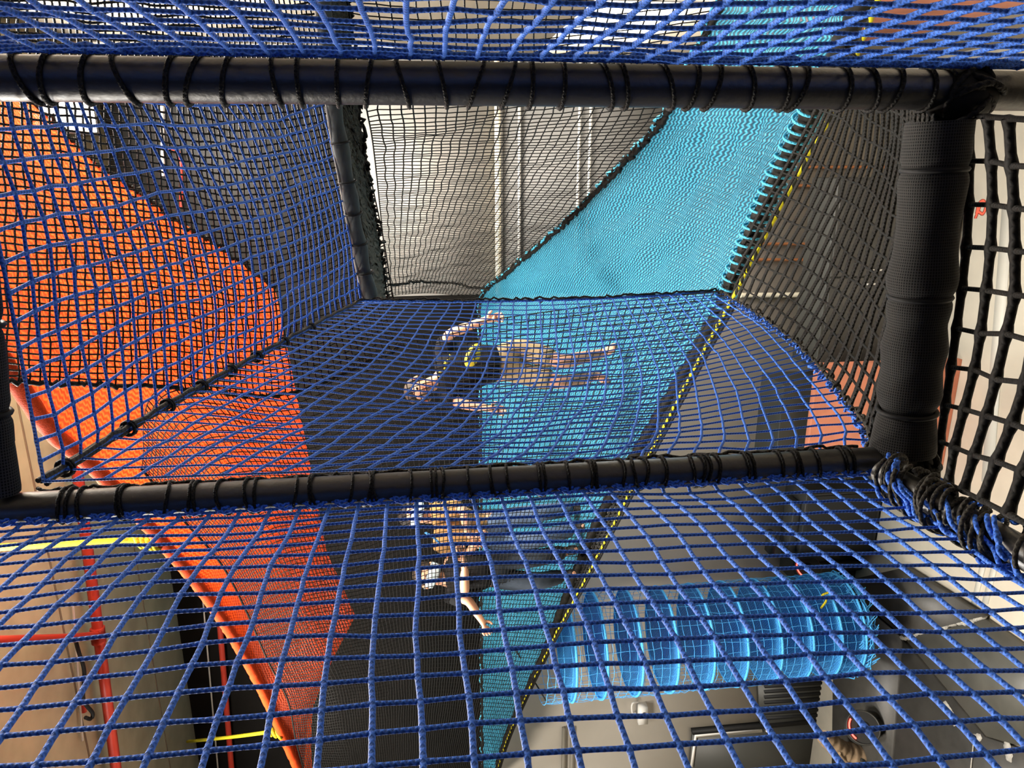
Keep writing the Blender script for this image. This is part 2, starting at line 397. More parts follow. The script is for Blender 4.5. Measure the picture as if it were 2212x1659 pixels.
# wall on the window side, pieced around the window opening
wb0 = onX(1350, 115, XR); wb1 = onX(1590, 0, XR); wt0 = onX(1155, 110, XR); wt1 = onX(1292, 0, XR)
zb = (wb0[2] + wb1[2]) / 2; zt = (wt0[2] + wt1[2]) / 2; yb = min(wb0[1], wb1[1]) - 1.5; ye = max(wb0[1], wt0[1]) - .25
WALLR = mat('cream_block_wall', (.60, .52, .40), .7, noise=.08, nscale=3)
slab('wall_right', (XR, YFR, 0), (XR + .2, YB, zb), WALLR)
slab('wall_right_upper', (XR, YFR, zt), (XR + .2, YB, ZCEIL), WALLR)
slab('wall_right_far', (XR, ye, zb), (XR + .2, YB, zt), WALLR)
slab('wall_right_near', (XR, YFR, zb), (XR + .2, yb, zt), WALLR)
slab('wall_front', (XL, YFR - .2, 0), (XR + .2, YFR, ZCEIL), WALLD)
slab('wall_left', (XL - .2, YFR - .2, 0), (XL, YB + .2, ZCEIL), WALLM)
win = slab('window_1', (XR + .12, yb, zb), (XR + .14, ye, zt), GLASSW)
fr = MB()
for (a, b) in (((yb, zb), (ye, zb)), ((yb, zt), (ye, zt)), ((yb, zb), (yb, zt)), ((ye, zb), (ye, zt)), (((yb + ye) / 2, zb), ((yb + ye) / 2, zt))):
    fr.tube([(XR + .08, a[0], a[1]), (XR + .08, b[0], b[1])], .025, 4)
o = fr.build('window_frame', STEEL, win, False)

# ceiling joints, pipes, cable
def ceil_joint(px, name):
    a = onZ(px[0], px[1], ZCEIL); b = onZ(px[2], px[3], ZCEIL)
    mb = MB(); mb.tube([(a[0], a[1], ZCEIL), (b[0], b[1], ZCEIL)], .018, 4); o = mb.build(name, mat('joint_' + name, (.10, .07, .045), .9), smooth=False); o['kind'] = 'structure'
YJ = [onZ(145, 1400, ZCEIL)[1], onZ(325, 1400, ZCEIL)[1]]
for i, y in enumerate(YJ):
    o = slab('trim_%d' % (20 + i), (XL, y - .012, ZCEIL - .004), (XR, y + .012, ZCEIL), MATS['joint'] if 'joint' in MATS else mat('joint', (.16, .12, .08), .9))
# a flatter grey strip next to the wall, as on the photo's ceiling edge
def tube_thing(name, pts, r, m, label, cat, k=10, group=None):
    mb = MB(); mb.tube(pts, r, k); o = mb.build(name, m); tag(o, label, cat, group); return o
zp = ZCEIL - .12
pp = [onZ(188, 1180, zp), onZ(212, 1372, zp), onZ(250, 1655, zp)]; xdir = nrm(pp[2] - pp[0])
pa, pb = pp[0] - xdir * 3.0, pp[2] + xdir * .6
pipe = empty('sprinkler_pipe', pp[1], 'red sprinkler pipe under the concrete ceiling with a side branch', 'pipe')
mb = MB(); mb.tube([pa, pb], .045, 12); mb.build('main_run', REDP, pipe)
br = onZ(-40, 1388, zp - .02); mb = MB(); mb.tube([pp[1], onZ(160, 1378, zp - .02), br], [.035, .035, .04], 10); mb.build('branch', REDP, pipe)
mb = MB()
for q in (.5, .75, 1.0): mb.tube([pp[1] - xdir * .07 * q, pp[1] + xdir * .07 * q], .06, 12)
mb.build('coupling', REDP, pipe)
for t in (.15, .5, .85):
    c = pa + (pb - pa) * t; mb = MB(); mb.tube([c, (c[0], c[1], ZCEIL)], .008, 6); mb.build('hanger_rod', STEEL, pipe)
cab = [onZ(160, 1372, zp + .06), onZ(170, 1408, zp), onZ(182, 1450, zp), onZ(180, 1510, zp), onZ(200, 1540, zp - .02), onZ(196, 1553, zp), onZ(185, 1550, zp)]
tube_thing('cable', resample(cab, 40), .016, PLASTIC, 'black cable dangling from the ceiling beside the red sprinkler pipe', 'cable')
tube_thing('conduit', [onZ(157, 1300, ZCEIL - .03), onZ(178, 1600, ZCEIL - .03)], .010, STEEL, 'thin pale conduit on the concrete ceiling behind the black cable', 'conduit')
tube_thing('sprinkler_drop', [onZ(178, 1508, ZCEIL - .05), onZ(182, 1538, ZCEIL - .05)], .02, REDP, 'short red pipe stub on the ceiling beside the dangling black cable', 'pipe')
tube_thing('wall_pipe', [onY(470, 1290, YB - .1), onY(505, 1720, YB - .1)], .035, REDP, 'red pipe running across the black upper wall', 'pipe')
tube_thing('wall_conduit', [onY(437, 1280, YB - .06), onY(476, 1720, YB - .06)], .010, STEEL, 'thin grey conduit running across the black upper wall', 'conduit')
tube_thing('drain_pipe', [onX(-200, 92, XR - .06), onX(850, 108, XR - .06)], .035, WHITE, 'white vertical pipe on the window wall seen through the netting', 'pipe')
tube_thing('wall_pipe', [onY(330, 315, YB - .1), onY(390, 330, YB - .1), onY(392, 450, YB - .1)], .02, REDP, 'thin bent red pipe on the dark wall above the cyan slope', 'pipe')
tube_thing('wall_conduit', [onY(350, 200, YB - .08), onY(352, 380, YB - .08)], .02, STEEL, 'pale conduit on dark wall beside the bent thin red pipe', 'conduit')

# ceiling lamps: the corner one glimpsed, the others unseen, added for their light
def lamp(x, y, power, col, label, sx=.45, sy=1.6):
    t = empty('ceiling_lamp', (x, y, ZCEIL - .05), label, 'lamp', 'ceiling lamps')
    mb = MB(); mb.box((x, y, ZCEIL - .03), (sx / 2 + .03, 0, 0), (0, sy / 2 + .03, 0), (0, 0, .03)); mb.build('housing', WHITE, t, False)
    mb = MB(); mb.box((x, y, ZCEIL - .065), (sx / 2, 0, 0), (0, sy / 2, 0), (0, 0, .006)); mb.build('diffuser', mat('lamp_diffuser', (.9, .9, .85), .5, emit=col, estr=6), t, False)
    l = bpy.data.lights.new('ceiling_lamp_light', 'AREA'); l.shape = 'RECTANGLE'; l.size = sx; l.size_y = sy; l.energy = power; l.color = col
    lo = bpy.data.objects.new('ceiling_lamp_light', l); C.objects.link(lo); lo.location = (x, y, ZCEIL - .09)
WARM = (1.0, .90, .76); NEUT = (1.0, .96, .90)

# ------------------------------------------------------------------ steel frame of the near bay
XW = -.60
pc = onX(905, 1050, XW); Y1 = pc[1]
def post_point(px, py): return onY(px, py, Y1)
LT, LB = post_point(45, 1092), post_point(1960, 1002)
LT = np.array((XW, Y1, LT[2])); LB = np.array((XW, Y1, LB[2]))
post = empty('steel_post', LB, 'glossy black steel post wrapped with black cords between two blue nets', 'post')
mb = MB(); mb.tube(np.linspace(LT + (0, 0, .03), LB, 24), .029, 24); mb.build('pole', PAINT, post)
def zof(px):  return onX(px, 1092 - .0485 * (px - 45), XW)[2]
lash = [143, 158, 187, 272, 283, 363, 415, 433, 488, 543, 558, 635, 675, 686, 753, 792, 803, 818, 884, 933, 944, 952, 1014, 1059, 1068, 1100, 1164, 1174, 1226, 1271, 1279, 1288, 1337, 1373, 1384, 1431, 1497, 1508, 1521, 1544, 1613, 1624, 1685, 1715, 1728, 1767, 1826, 1839]
for px in lash:
    z = zof(px); tl = random.uniform(-.35, .35); mb = MB(); q = []
    for a in np.linspace(0, 2 * PI, 22, endpoint=False):
        q.append((XW + math.cos(a) * .0325, Y1 + math.sin(a) * .0325, z + math.cos(a + .6) * .0325 * tl + random.uniform(-.0008, .0008)))
    mb.tube(q, .0030, 6, closed=True); mb.build('lashing_cord', BLACK, post)
# cord that runs along the post and ties the far net on
mb = MB()
l = np.array([(XW + .012, Y1 + .034, zof(px)) for px in np.linspace(70, 1880, 120)]) + RNG.normal(0, .0012, (120, 3)); mb.tube(l, .0045, 6)
l2 = l + RNG.normal(0, .002, l.shape) + (.007, .002, 0); mb.tube(l2, .0035, 6); mb.build('seam_cord', GREYROPE, post)

# the other post, black against the light, and its cords
RTp = onY(600, 176, Y1); XP = RTp[0]
post2 = empty('steel_post', (XP, Y1, 0), 'black steel post in silhouette against the bright hall, upper edge hung with blue net', 'post')
ztop2 = onX(-120, 170, XP)[2]
mb = MB(); mb.tube(np.linspace((XP, Y1, 0), (XP, Y1, ztop2), 40), .0345, 24); mb.build('pole', PAINT, post2)
z0, z1 = onY(2060, 190, Y1)[2], onY(0, 175, Y1)[2]
for i in range(30):
    z = z0 + (z1 - z0) * (i + random.uniform(.1, .7)) / 30; tl = random.uniform(-.4, .4)
    mb = MB(); q = [(XP + math.cos(a) * .038, Y1 + math.sin(a) * .038, z + math.cos(a) * .038 * tl) for a in np.linspace(0, 2 * PI, 20, endpoint=False)]
    mb.tube(q, .0038, 6, closed=True); mb.build('lashing_cord', BLACK, post2)

# padded beams
def padded_beam(name, a, b, R, label, ties, collar_a=None, collar_b=None, wob=.006):
    a, b = np.array(a), np.array(b); t = empty(name, (a + b) / 2, label, 'padded beam', None)
    n = 60; s = np.linspace(0, 1, n); ln = np.linalg.norm(b - a)
    rad = np.full(n, R)
    rad += np.interp(s, np.linspace(0, 1, 13), RNG.uniform(-wob, wob, 13))
    for tt in ties: rad -= .007 * np.exp(-((s - tt) * ln / .012) ** 2)
    ctr = a + (b - a) * s[:, None]
    mb = MB(); mb.tube(ctr, rad, 32)
    for q in range(len(mb.uv)): mb.uv[q] = mb.uv[q] * np.array((2 * R, 2 * PI * R))
    mb.build('foam_sleeve', PADM, t)
    ax = nrm(b - a)
    for tt in ties:
        c = a + (b - a) * tt; u_ = nrm(np.cross(ax, (0, 1, 0))); v_ = np.cross(ax, u_); rr = R - .003
        tie = MB(); tie.tube([c + rr * (math.cos(q) * u_ + math.sin(q) * v_) for q in np.linspace(0, 2 * PI, 30, endpoint=False)], .005, 6, closed=True)
        to = tie.build('cable_tie', PLASTIC, t)
        hd = c + v_ * (rr + .006) * (1 if v_[2] < 0 else -1); mbh = MB(); mbh.box(hd, ax * .006, u_ * .007, v_ * .010); mbh.build('tie_head', PLASTIC, to, False)
    for cc, ee in ((collar_a, a), (collar_b, b)):
        if cc is None: continue
        L_ = cc; d_ = ax if ee is b else -ax
        s2 = np.linspace(0, 1, 12); rr = R * (.93 + .18 * s2 ** .8); rr[-1] *= .97
        mb = MB(); mb.tube(ee - d_ * .005 + d_ * s2[:, None] * L_, rr, 32)
        for q in range(len(mb.uv)): mb.uv[q] = mb.uv[q] * np.array((2 * R, 2 * PI * R))
        mb.build('collar', PADM, t)
    return t
bz = lambda px, py: onY(px, py, Y1)
BA, BB = bz(2030, 262), bz(1958, 895)
padded_beam('padded_beam', BA, BB, .058, 'thick black mesh-covered padded beam beside the pale floor', [.15, .57, .985], None, .085)
TA = bz(-78, 230); TB = bz(-10, 955)
padded_beam('padded_beam', TA, TB, .030, 'black padded beam end at the plywood-coloured ceiling corner, mostly cut off', [.62, .9], None, .10, .003)

# bottom rail running back from the post foot, bundled in blue and black cord
RA = onX(1905, 1020, XW); RBd = onX(2330, 1262, XW)
rail = empty('bottom_rail', RA, 'black rail below the post bundled in blue and black cord', 'rail')
mb = MB(); mb.tube([RA, RBd], .026, 16); mb.build('pole', PAINT, rail)
ax = nrm(RBd - RA); e1 = nrm(np.cross(ax, (0, 0, 1))); e2 = np.cross(ax, e1); LR = np.linalg.norm(RBd - RA)
for i in range(64):
    mm, nm = (BLUE, 'net_bundle') if i % 2 == 0 else (GREYROPE, 'lashing_cord')
    mb = MB(); s0 = random.uniform(0, LR * .85); ph = random.uniform(0, 6); q = []
    ln_ = random.uniform(.05, .11); tw = random.uniform(2, 7) if nm == 'lashing_cord' else random.uniform(.6, 2.2)
    for t in np.linspace(0, 1, 40):
        a_ = ph + t * tw; rr = .034 + .012 * (i % 5) / 5 + .006 * math.sin(t * 9 + i)
        q.append(RA + ax * (s0 + t * ln_) + rr * (math.cos(a_) * e1 + math.sin(a_) * e2))
    mb.tube(q, .0042, 7); mb.build(nm, mm, rail)

# black jumble of tape and cord at the frame corner
cr = bz(1975, 1020); mb = MB()
for i in range(9):
    c = cr + RNG.normal(0, .014, 3); d = nrm(RNG.normal(0, 1, 3)); u_ = nrm(np.cross(d, (.3, .5, .8))); v_ = np.cross(d, u_); R_ = random.uniform(.03, .046)
    mb.tube([c + R_ * (math.cos(a) * u_ + math.sin(a) * v_) for a in np.linspace(0, 2 * PI, 24, endpoint=False)], .007, 7, closed=True)
mb.sphere(cr, (.042, 0, 0), (0, .042, 0), (0, 0, .05)); mb.build('corner_wrap', BLACK, post)
cr2 = bz(2075, 205); mb = MB()
mb.sphere(cr2 + (0, 0, 0), (.052, 0, 0), (0, .05, 0), (0, 0, .07))
for i in range(12):
    c = cr2 + RNG.normal(0, .014, 3); d = nrm(RNG.normal(0, 1, 3)); u_ = nrm(np.cross(d, (.3, .5, .8))); v_ = np.cross(d, u_); R_ = random.uniform(.04, .055)
    mb.tube([c + R_ * (math.cos(a) * u_ + math.sin(a) * v_) for a in np.linspace(0, 2 * PI, 24, endpoint=False)], .006, 7, closed=True)
mb.build('corner_wrap', BLACK, post2)

# ------------------------------------------------------------------ nets of the near bay
CELL = .0538; CELLY = .0415
# side wall nearest the lens
XN = XW - .022
zs = np.array([onX(1886 + k * 57, 1027 - 3 * k, XN)[2] for k in (0,)])
ztop = onX(-150, 1175, XN)[2] + .9; zbot = zs[0] - .03
nz = int((ztop - zbot) / CELL) + 1; ny = 27
yy0 = Y1 - .028
G = np.zeros((nz, ny, 3))
for i in range(nz):
    for j in range(ny):
        y = yy0 - max(0, j - .45) * CELLY if j else yy0
        G[i, j] = (XN + .055 * math.sin(min(1, (yy0 - y) / 1.0) * PI) * math.sin(PI * i / (nz - 1)), y, zbot + i * CELL)
G[:, 0, 0] += .004
near, GN = net(G, .0041, BLUE, 'coarse blue rope net below the corded post, showing yellow rope and hall floor', 'blue rope nets', sub=4, k=8, jit=.012, wav=.025, knot=1.2, ru=.0028, rv=.0036)
mbs = MB(); e = fine(GN[:, 0], 6); ii = np.arange(len(e)); e = e + np.stack([.004 * np.cos(ii * PI / 3) + .006, .006 * np.cos(ii * PI / 3), 0 * ii], 1)
mbs.tube(e, .0042, 7); mbs.tube(e + (.006, .004, .004), .0036, 7); mbs.build('border_rope', BLUE, near)
for i in range(1, nz - 1):
    c = GN[i, 0] + (.012, .010, .004); mb = MB(); u_ = np.array((.3, .0, 1.0)); u_ = nrm(u_); v_ = nrm((1, .5, -.3))
    mb.tube([c + .0075 * (math.cos(a) * u_ + math.sin(a) * v_) for a in np.linspace(0, 2 * PI, 12, endpoint=False)], .0042, 6, closed=True)
    mb.build('edge_knot', BLUE, near)

# net hung from the silhouetted post (seen almost edge on)
XQ = XP + .012
ztq = onX(-200, 60, XQ)[2] + .3; zbq = onX(2400, 150, XQ)[2]
nzq = int((ztq - zbq) / CELL); nyq = 17
Gq = np.zeros((nzq, nyq, 3))
for i in range(nzq):
    for j in range(nyq):
        y = Y1 - .03 - max(0, j - .3) * CELL
        Gq[i, j] = (XQ + .022 + .03 * math.sin(min(1., (Y1 - y) / .8) * PI / 2), y, zbq + i * CELL)
right_net, GQ = net(Gq, .0043, BLUE, 'dark blue net seen almost edge-on, above the silhouetted post', 'blue rope nets', sub=4, k=7, jit=.02, wav=.04, knot=1.2, ru=.0032, rv=.0040)
e = fine(GQ[:, 0], 6); ii = np.arange(len(e)); mbs = MB()
mbs.tube(e + np.stack([.006 + .005 * np.cos(ii * PI / 3), -.006 + .006 * np.cos(ii * PI / 3), 0 * ii], 1), .0042, 7); mbs.tube(e + (.004, -.012, 0), .004, 7)
mbs.build('border_rope', BLUE, right_net)

# far side wall
seam_top = [onX(95, 1040, XW), onX(270, 930, XW), onX(500, 800, XW), onX(780, 650, XW)]
seam_bot = [onX(1880, 972, XW), onX(1850, 890, XW), onX(1700, 722, XW), onX(1560, 630, XW)]
near_e = [onX(95, 1050, XW), onX(905, 1010, XW), onX(1880, 972, XW)]
far_e = [seam_top[-1], onX(1000, 652, XW), onX(1300, 645, XW), seam_bot[-1]]
near_e[0] = seam_top[0]
S = coons(near_e, far_e, seam_top, seam_bot, 31, 34)
vv = np.linspace(0, 1, 34)[None, :]; uu = np.linspace(0, 1, 31)[:, None]
S[..., 0] -= .10 * np.sin(PI * uu) * np.sin(PI * vv)
S[..., 2] -= .05 * np.sin(PI * uu) * np.sin(PI * vv)
far, SF = net(S, .0037, BLUE, 'bright blue rope net stretched between the corded post and the cyan knitted slope', 'blue rope nets', sub=3, k=6, jit=.02, wav=.03, knot=1.2, ru=.0024, rv=.0032)
border(SF, .006, BLUE, far, sides='1', wob=.001)
# black seam cord joining it to the overhead net, with ties
mb = MB(); sl = resample(seam_top, 60)
for o_ in ((0, 0, .006), (.008, 0, -.004), (-.006, .004, 0), (.004, -.006, .008)): mb.tube(sl + np.array(o_) + RNG.normal(0, .0015, sl.shape), .0055, 7)
mb.build('seam_cord', GREYROPE, far)
for t in (2, 9, 14, 19, 24, 29, 35, 42):
    c = sl[t]; d = nrm(sl[t + 1] - sl[t]); u_ = nrm(np.cross(d, (0, 1, 0))); v_ = np.cross(d, u_); mb = MB()
    for k_ in (-.004, .004): mb.tube([c + d * k_ + .017 * (math.cos(a) * u_ + math.sin(a) * v_) for a in np.linspace(0, 2 * PI, 16, endpoint=False)], .004, 6, closed=True)
    mb.build('seam_tie', BLACK, far)
mb = MB(); fl = resample(far_e, 90); mb.tube(fl + RNG.normal(0, .003, fl.shape) + (0, .01, .0), .007, 6); mb.tube(fl + RNG.normal(0, .004, fl.shape) + (.01, 0, 0), .005, 6); mb.build('end_cord', GREYROPE, far)

# overhead net of the bay
ceil_near = [seam_top[0], onY(20, 640, Y1), onY(-70, 205, Y1)]
ceil_far = [seam_top[-1], onY(752, 440, seam_top[-1][1]), onY(702, 190, seam_top[-1][1])]
S = coons(ceil_near, ceil_far, seam_top, [ceil_near[-1], P(225, 212, 1.68), P(430, 228, 2.15), P(590, 215, 2.65), ceil_far[-1]], 15, 34)
vv = np.linspace(0, 1, 34)[None, :]; uu = np.linspace(0, 1, 15)[:, None]
S[..., 2] -= .05 * np.sin(PI * uu) * np.sin(PI * vv)
over, SO = net(S, .0040, BLUE, 'blue rope net in front of the orange knitted strip, edged by black seam cord', 'blue rope nets', sub=4, k=7, jit=.025, wav=.05, knot=1.25, ru=.0033, rv=.0036)
border(SO, .0055, BLUE, over, sides='1', wob=.002)

# black floor net of the bay
fl_near = [onY(1925, 960, Y1), onY(1975, 600, Y1), onY(2020, 235, Y1)]
fl_far = [seam_bot[-1], P(1630, 480, 3.12), P(1712, 335, 2.8), P(1760, 240, 2.65), P(1820, 100, 2.35)]
fl_left = [fl_near[0]] + [p.copy() for p in seam_bot[1:]]
fl_right = [fl_near[-1], P(1930, 190, 1.75), fl_far[-1]]
fl_near[0] = onX(1880, 972, XW); fl_left[0] = fl_near[0]
S = coons(fl_near, fl_far, fl_left, fl_right, 15, 26)
vv = np.linspace(0, 1, 26)[None, :]; uu = np.linspace(0, 1, 15)[:, None]
S[..., 2] -= .05 * np.sin(PI * uu) * np.sin(PI * vv)
flo, SL = net(S, .0042, BLACK, 'black doubled-rope net between the thick padded beam and the cyan slope', 'black rope nets', sub=3, k=6, jit=.02, wav=.03, knot=1.2, double_v=False, double_u=True, ru=.0056, rv=.0036)
# knotted seam where the blue wall meets the black floor net
sb = resample(seam_bot, 60)
for i in range(60):
    if i % 2 == 0:
        c = sb[i] + RNG.normal(0, .004, 3); d = nrm(RNG.normal(0, 1, 3)); u_ = nrm(np.cross(d, (.3, .5, .8))); v_ = np.cross(d, u_)
        mbk = MB(); mbk.tube([c + .010 * (math.cos(a) * u_ + math.sin(a) * v_) for a in np.linspace(0, 1.7 * PI, 12)], .0042, 6); mbk.build('seam_knot', GREYROPE, flo)
    c = sb[i] + np.array((-.012, 0, .004)) + RNG.normal(0, .003, 3); d = nrm(RNG.normal(0, 1, 3)); u_ = nrm(np.cross(d, (.3, .5, .8))); v_ = np.cross(d, u_)
    mbb = MB(); mbb.tube([c + .010 * (math.cos(a) * u_ + math.sin(a) * v_) for a in np.linspace(0, 1.7 * PI, 12)], .004, 6); mbb.build('seam_knot', BLUE, far)
mbk = MB(); mbk.tube(sb + RNG.normal(0, .002, sb.shape), .005, 6)
mbk.build('seam_cord', GREYROPE, flo)

# black floor net under the lens
a0, a1 = onY(2095, 250, Y1), onY(2020, 1030, Y1)
b0 = P(2480, 262, .72); b1 = P(2500, 1300, .80)
S = coons([a0, onY(2085, 560, Y1), a1], [b0, P(2520, 700, .76), b1], [a0, P(2290, 262, .95), b0], [a1, P(2215, 1130, 1.0), b1], 10, 7)
vv = np.linspace(0, 1, 7)[None, :]; uu = np.linspace(0, 1, 10)[:, None]
S[..., 2] -= .03 * np.sin(PI * uu) * np.sin(PI * vv)
base, SB = net(S, .0043, BLACK, 'coarse black net lying over the pale floor beside the padded beam', 'black rope nets', sub=4, k=8, jit=.03, wav=.02, knot=1.35, ru=.0080, rv=.0046)

# ------------------------------------------------------------------ far pole with its sleeve and the gathered net beside it
YF = seam_top[-1][1]
pl = Ps((690, -80, 2.6), (722, 225, 2.95), (752, 400, 3.1), (778, 540, 3.25), (800, 640, 3.35))
pole = empty('sleeved_pole', pl[-1], 'grey foam-sleeved pole with cable ties where the blue nets end', 'pole')
q = resample(pl, 60); rr = .031 + .004 * np.sin(np.linspace(0, 40, 60)); mb = MB(); mb.tube(q, rr, 16); mb.build('foam_sleeve', DUCT, pole)
mb = MB(); mb.tube(q + (-.03, 0, .028), .007, 6); mb.build('split_edge', mat('pale_foam', (.35, .33, .30), .9), pole)
for t in (22, 29, 36, 42, 48, 54):
    c = q[t]; d = nrm(q[t + 1] - q[t]); u_ = nrm(np.cross(d, (0, 1, 0))); v_ = np.cross(d, u_); mb = MB()
    mb.tube([c + .036 * (math.cos(a) * u_ + math.sin(a) * v_) for a in np.linspace(0, 2 * PI, 18, endpoint=False)], .005, 6, closed=True); mb.build('cable_tie', PLASTIC, pole)
ga = Ps((708, -80, 2.65), (738, 225, 3.0), (768, 400, 3.15), (795, 540, 3.3), (812, 642, 3.4)); gb = Ps((745, -80, 2.75), (775, 225, 3.1), (800, 400, 3.4), (822, 540, 3.9), (834, 642, 4.4))
S = ruled(ga, gb, 160, 14); S = S + RNG.normal(0, .004, S.shape)
g_o = sheet(S, FELT, 'gathered_net'); tag(g_o, 'bunched dark grey fine net strip along the foam-sleeved pole', 'net')
sm = g_o.modifiers.new('thick', 'SOLIDIFY'); sm.thickness = .01
mb = MB(); gq = resample(gb, 170); mb.tube(gq + RNG.normal(0, .009, gq.shape), .009, 5); mb.build('frayed_edge', BLACK, g_o)

# ------------------------------------------------------------------ cyan knitted slope
E1 = [P(1880, -80, 2.0), P(1735, 242, 2.72), P(1640, 440, 3.10), P(1562, 622, 3.5), P(1475, 790, 4.2), P(1375, 960, 5.0), P(1290, 1110, 5.8), P(1235, 1240, 6.5), P(1165, 1420, 7.4), P(1090, 1590, 8.4), P(1055, 1720, 9.0)]
E2 = [P(1600, -80, 2.9), P(1445, 235, 3.7), P(1340, 360, 4.4), P(1210, 492, 5.4), P(1092, 592, 6.7), onY(1040, 648, 7.7), onY(1040, 800, 7.75), onY(1040, 1000, 7.8), onY(1041, 1250, 7.85), onY(1042, 1500, 7.9), onY(1043, 1720, 7.95)]
def param(c, n):
    """spread n points over the control points evenly (not by length) so both edges keep in step"""
    p = np.asarray(c); q = np.vstack([2 * p[0] - p[1], p, 2 * p[-1] - p[-2]]); t = np.linspace(0, len(p) - 1 - 1e-9, n); out = []
    for x in t:
        i = int(x); f = x - i; a, b, cc, d = q[i], q[i + 1], q[i + 2], q[i + 3]
        out.append(.5 * (2 * b + (cc - a) * f + (2 * a - 5 * b + 4 * cc - d) * f ** 2 + (3 * b - a - 3 * cc + d) * f ** 3))
    return np.array(out)
a_, b_ = param(E1, 160), param(E2, 160); v = np.linspace(0, 1, 60)[None, :, None]
SC = (1 - v) * a_[:, None] + v * b_[:, None]
SC = smoothnoise(SC, .012, 3, (0, 0, 1), 9, 2); SC = smoothnoise(SC, .006, 8, (0, 0, 1), 26, 7)
SC[..., 2] -= .10 * np.sin(PI * v[..., 0])
cy = sheet(SC, CYAN, 'slide_net'); tag(cy, 'cyan knitted net slope that the people stand on', 'net')
mb = MB(); e = param(E2, 420); mb.tube(e + RNG.normal(0, .006, e.shape), .022, 6); mb.tube(e + RNG.normal(0, .006, e.shape) + (.012, 0, .014), .008, 5); mb.build('upper_edge_rope', BLACK, cy)
mb = MB(); mb.tube(e + RNG.normal(0, .008, e.shape) + (0, .012, .016), .009, 5); mb.build('upper_edge_lacing', CYANROPE, cy)
# black edge roll with cyan lacing, then the yellow-black rope along the lower edge
e1 = param(E1, 300); mb = MB()
kk = np.arange(300); mb.tube(e1 + (0, -.0, -.03), .036 + .004 * np.sin(kk * 1.1), 10); mb.build('lower_edge_roll', BLACK, cy)
idx = [int(x) for x in np.linspace(24, 98, 26)]
for i in idx:
    c = e1[i] + (0, 0, -.028); d = nrm(e1[i + 1] - e1[i - 1]); u_ = nrm(np.cross(d, (0, 0, 1))); v_ = np.cross(d, u_); mb = MB()
    mb.tube([c + d * .02 * math.cos(a) + .050 * (math.cos(a) * u_ + math.sin(a) * v_) for a in np.linspace(0, 2 * PI, 20, endpoint=False)], .0055, 6, closed=True); mb.build('lacing_loop', CYANROPE, cy)
E1b = [P(1928, -80, 1.95), P(1797, 242, 2.6), P(1690, 440, 2.95), P(1584, 640, 3.38), P(1503, 790, 4.05), P(1414, 960, 4.85), P(1337, 1110, 5.65), P(1270, 1240, 6.35), P(1175, 1420, 7.35), P(1096, 1595, 8.35), P(1058, 1720, 8.95)]
eb = param(E1b, 300)
v = np.linspace(0, 1, 6)[None, :, None]; SE = (1 - v) * e1[::2][:, None] + v * eb[::2][:, None]; SE[..., 2] -= .03
mbn, _ = net_mb(SE[46:], .010, sub=1, k=4, jit=.05); mbn.build('edge_net', BLACK, cy)
mb = MB(); mb.tube(eb + RNG.normal(0, .002, eb.shape), .0085, 8); mb.build('hazard_rope', HAZROPE, cy)

# ------------------------------------------------------------------ orange knitted strip
OL = Ps((-260, 300, 2.5), (-150, 500, 2.55), (-60, 680, 2.65), (40, 832, 2.95), (115, 935, 3.25), (222, 1030, 3.7), (350, 1172, 4.4), (462, 1312, 5.2), (560, 1480, 6.2), (655, 1690, 7.4))
OR = Ps((-60, 90, 3.2), (60, 212, 3.4), (200, 345, 3.6), (330, 440, 3.9), (470, 530, 4.2), (594, 622, 4.6), (650, 900, 5.3), (705, 1190, 6.0), (768, 1330, 6.5), (676, 1505, 7.2), (663, 1690, 8.0))
a_, b_ = resample(OL, 140), resample(OR, 140, False)
ORp = param(OR, 140); OLp = resample(OL, 140)
# corner of the strip stays sharp
def polyl(c, n):
    p = np.asarray(c); t = np.linspace(0, len(p) - 1 - 1e-9, n); i = t.astype(int); f = (t - i)[:, None]; return p[i] * (1 - f) + p[i + 1] * f
ORp = polyl(OR, 140)
v = np.linspace(0, 1, 50)[None, :, None]; SO_ = (1 - v) * OLp[:, None] + v * ORp[:, None]
SO_ = smoothnoise(SO_, .010, 5, (0, 0, 1), 8, 2); SO_[..., 2] -= .06 * np.sin(PI * v[..., 0])
og = sheet(SO_, ORANGE, 'slide_net'); tag(og, 'orange knitted net strip hanging under the concrete ceiling', 'net')
mb = MB(); l = resample(OL, 200); mb.tube(l + RNG.normal(0, .0015, l.shape), .038, 12); mb.build('rolled_edge', ORANGEROPE, og)
mb = MB(); l = polyl(OR[:6], 200); mb.tube(l + RNG.normal(0, .008, l.shape), .012, 6); mb.build('upper_edge_rope', BLACK, og)
yr = [P(-60, 1186, 4.3), P(100, 1176, 4.32), P(240, 1166, 4.35), P(300, 1166, 4.38), P(345, 1176, 4.4)]
ty = empty('yellow_rope', yr[2], 'thick yellow rope tied to the orange strip edge below the corded post', 'rope', 'yellow tie ropes')
mb = MB(); mb.tube(resample(yr, 60), .022, 10); mb.build('line', YELLOWROPE, ty)
mb = MB()
for i in range(4):
    c = P(300 + i * 12, 1170 + 3 * i, 4.36); mb.tube([c + .035 * (math.cos(a) * np.array((.2, .8, .3)) + math.sin(a) * np.array((.9, -.1, .4))) for a in np.linspace(0, 2 * PI, 16, endpoint=False)], .014, 7, closed=True)
mb.build('knot', YELLOWROPE, ty)
y2 = [onY(405, 1602, YB - .5), P(500, 1592, 7.4), P(590, 1580, 6.75)]
ty2 = empty('yellow_rope', y2[2], 'thin yellow rope tied low on the orange strip in front of black wall', 'rope', 'yellow tie ropes')
mb = MB(); mb.tube(resample(y2, 40), .017, 8); mb.build('line', YELLOWROPE, ty2)
mb = MB()
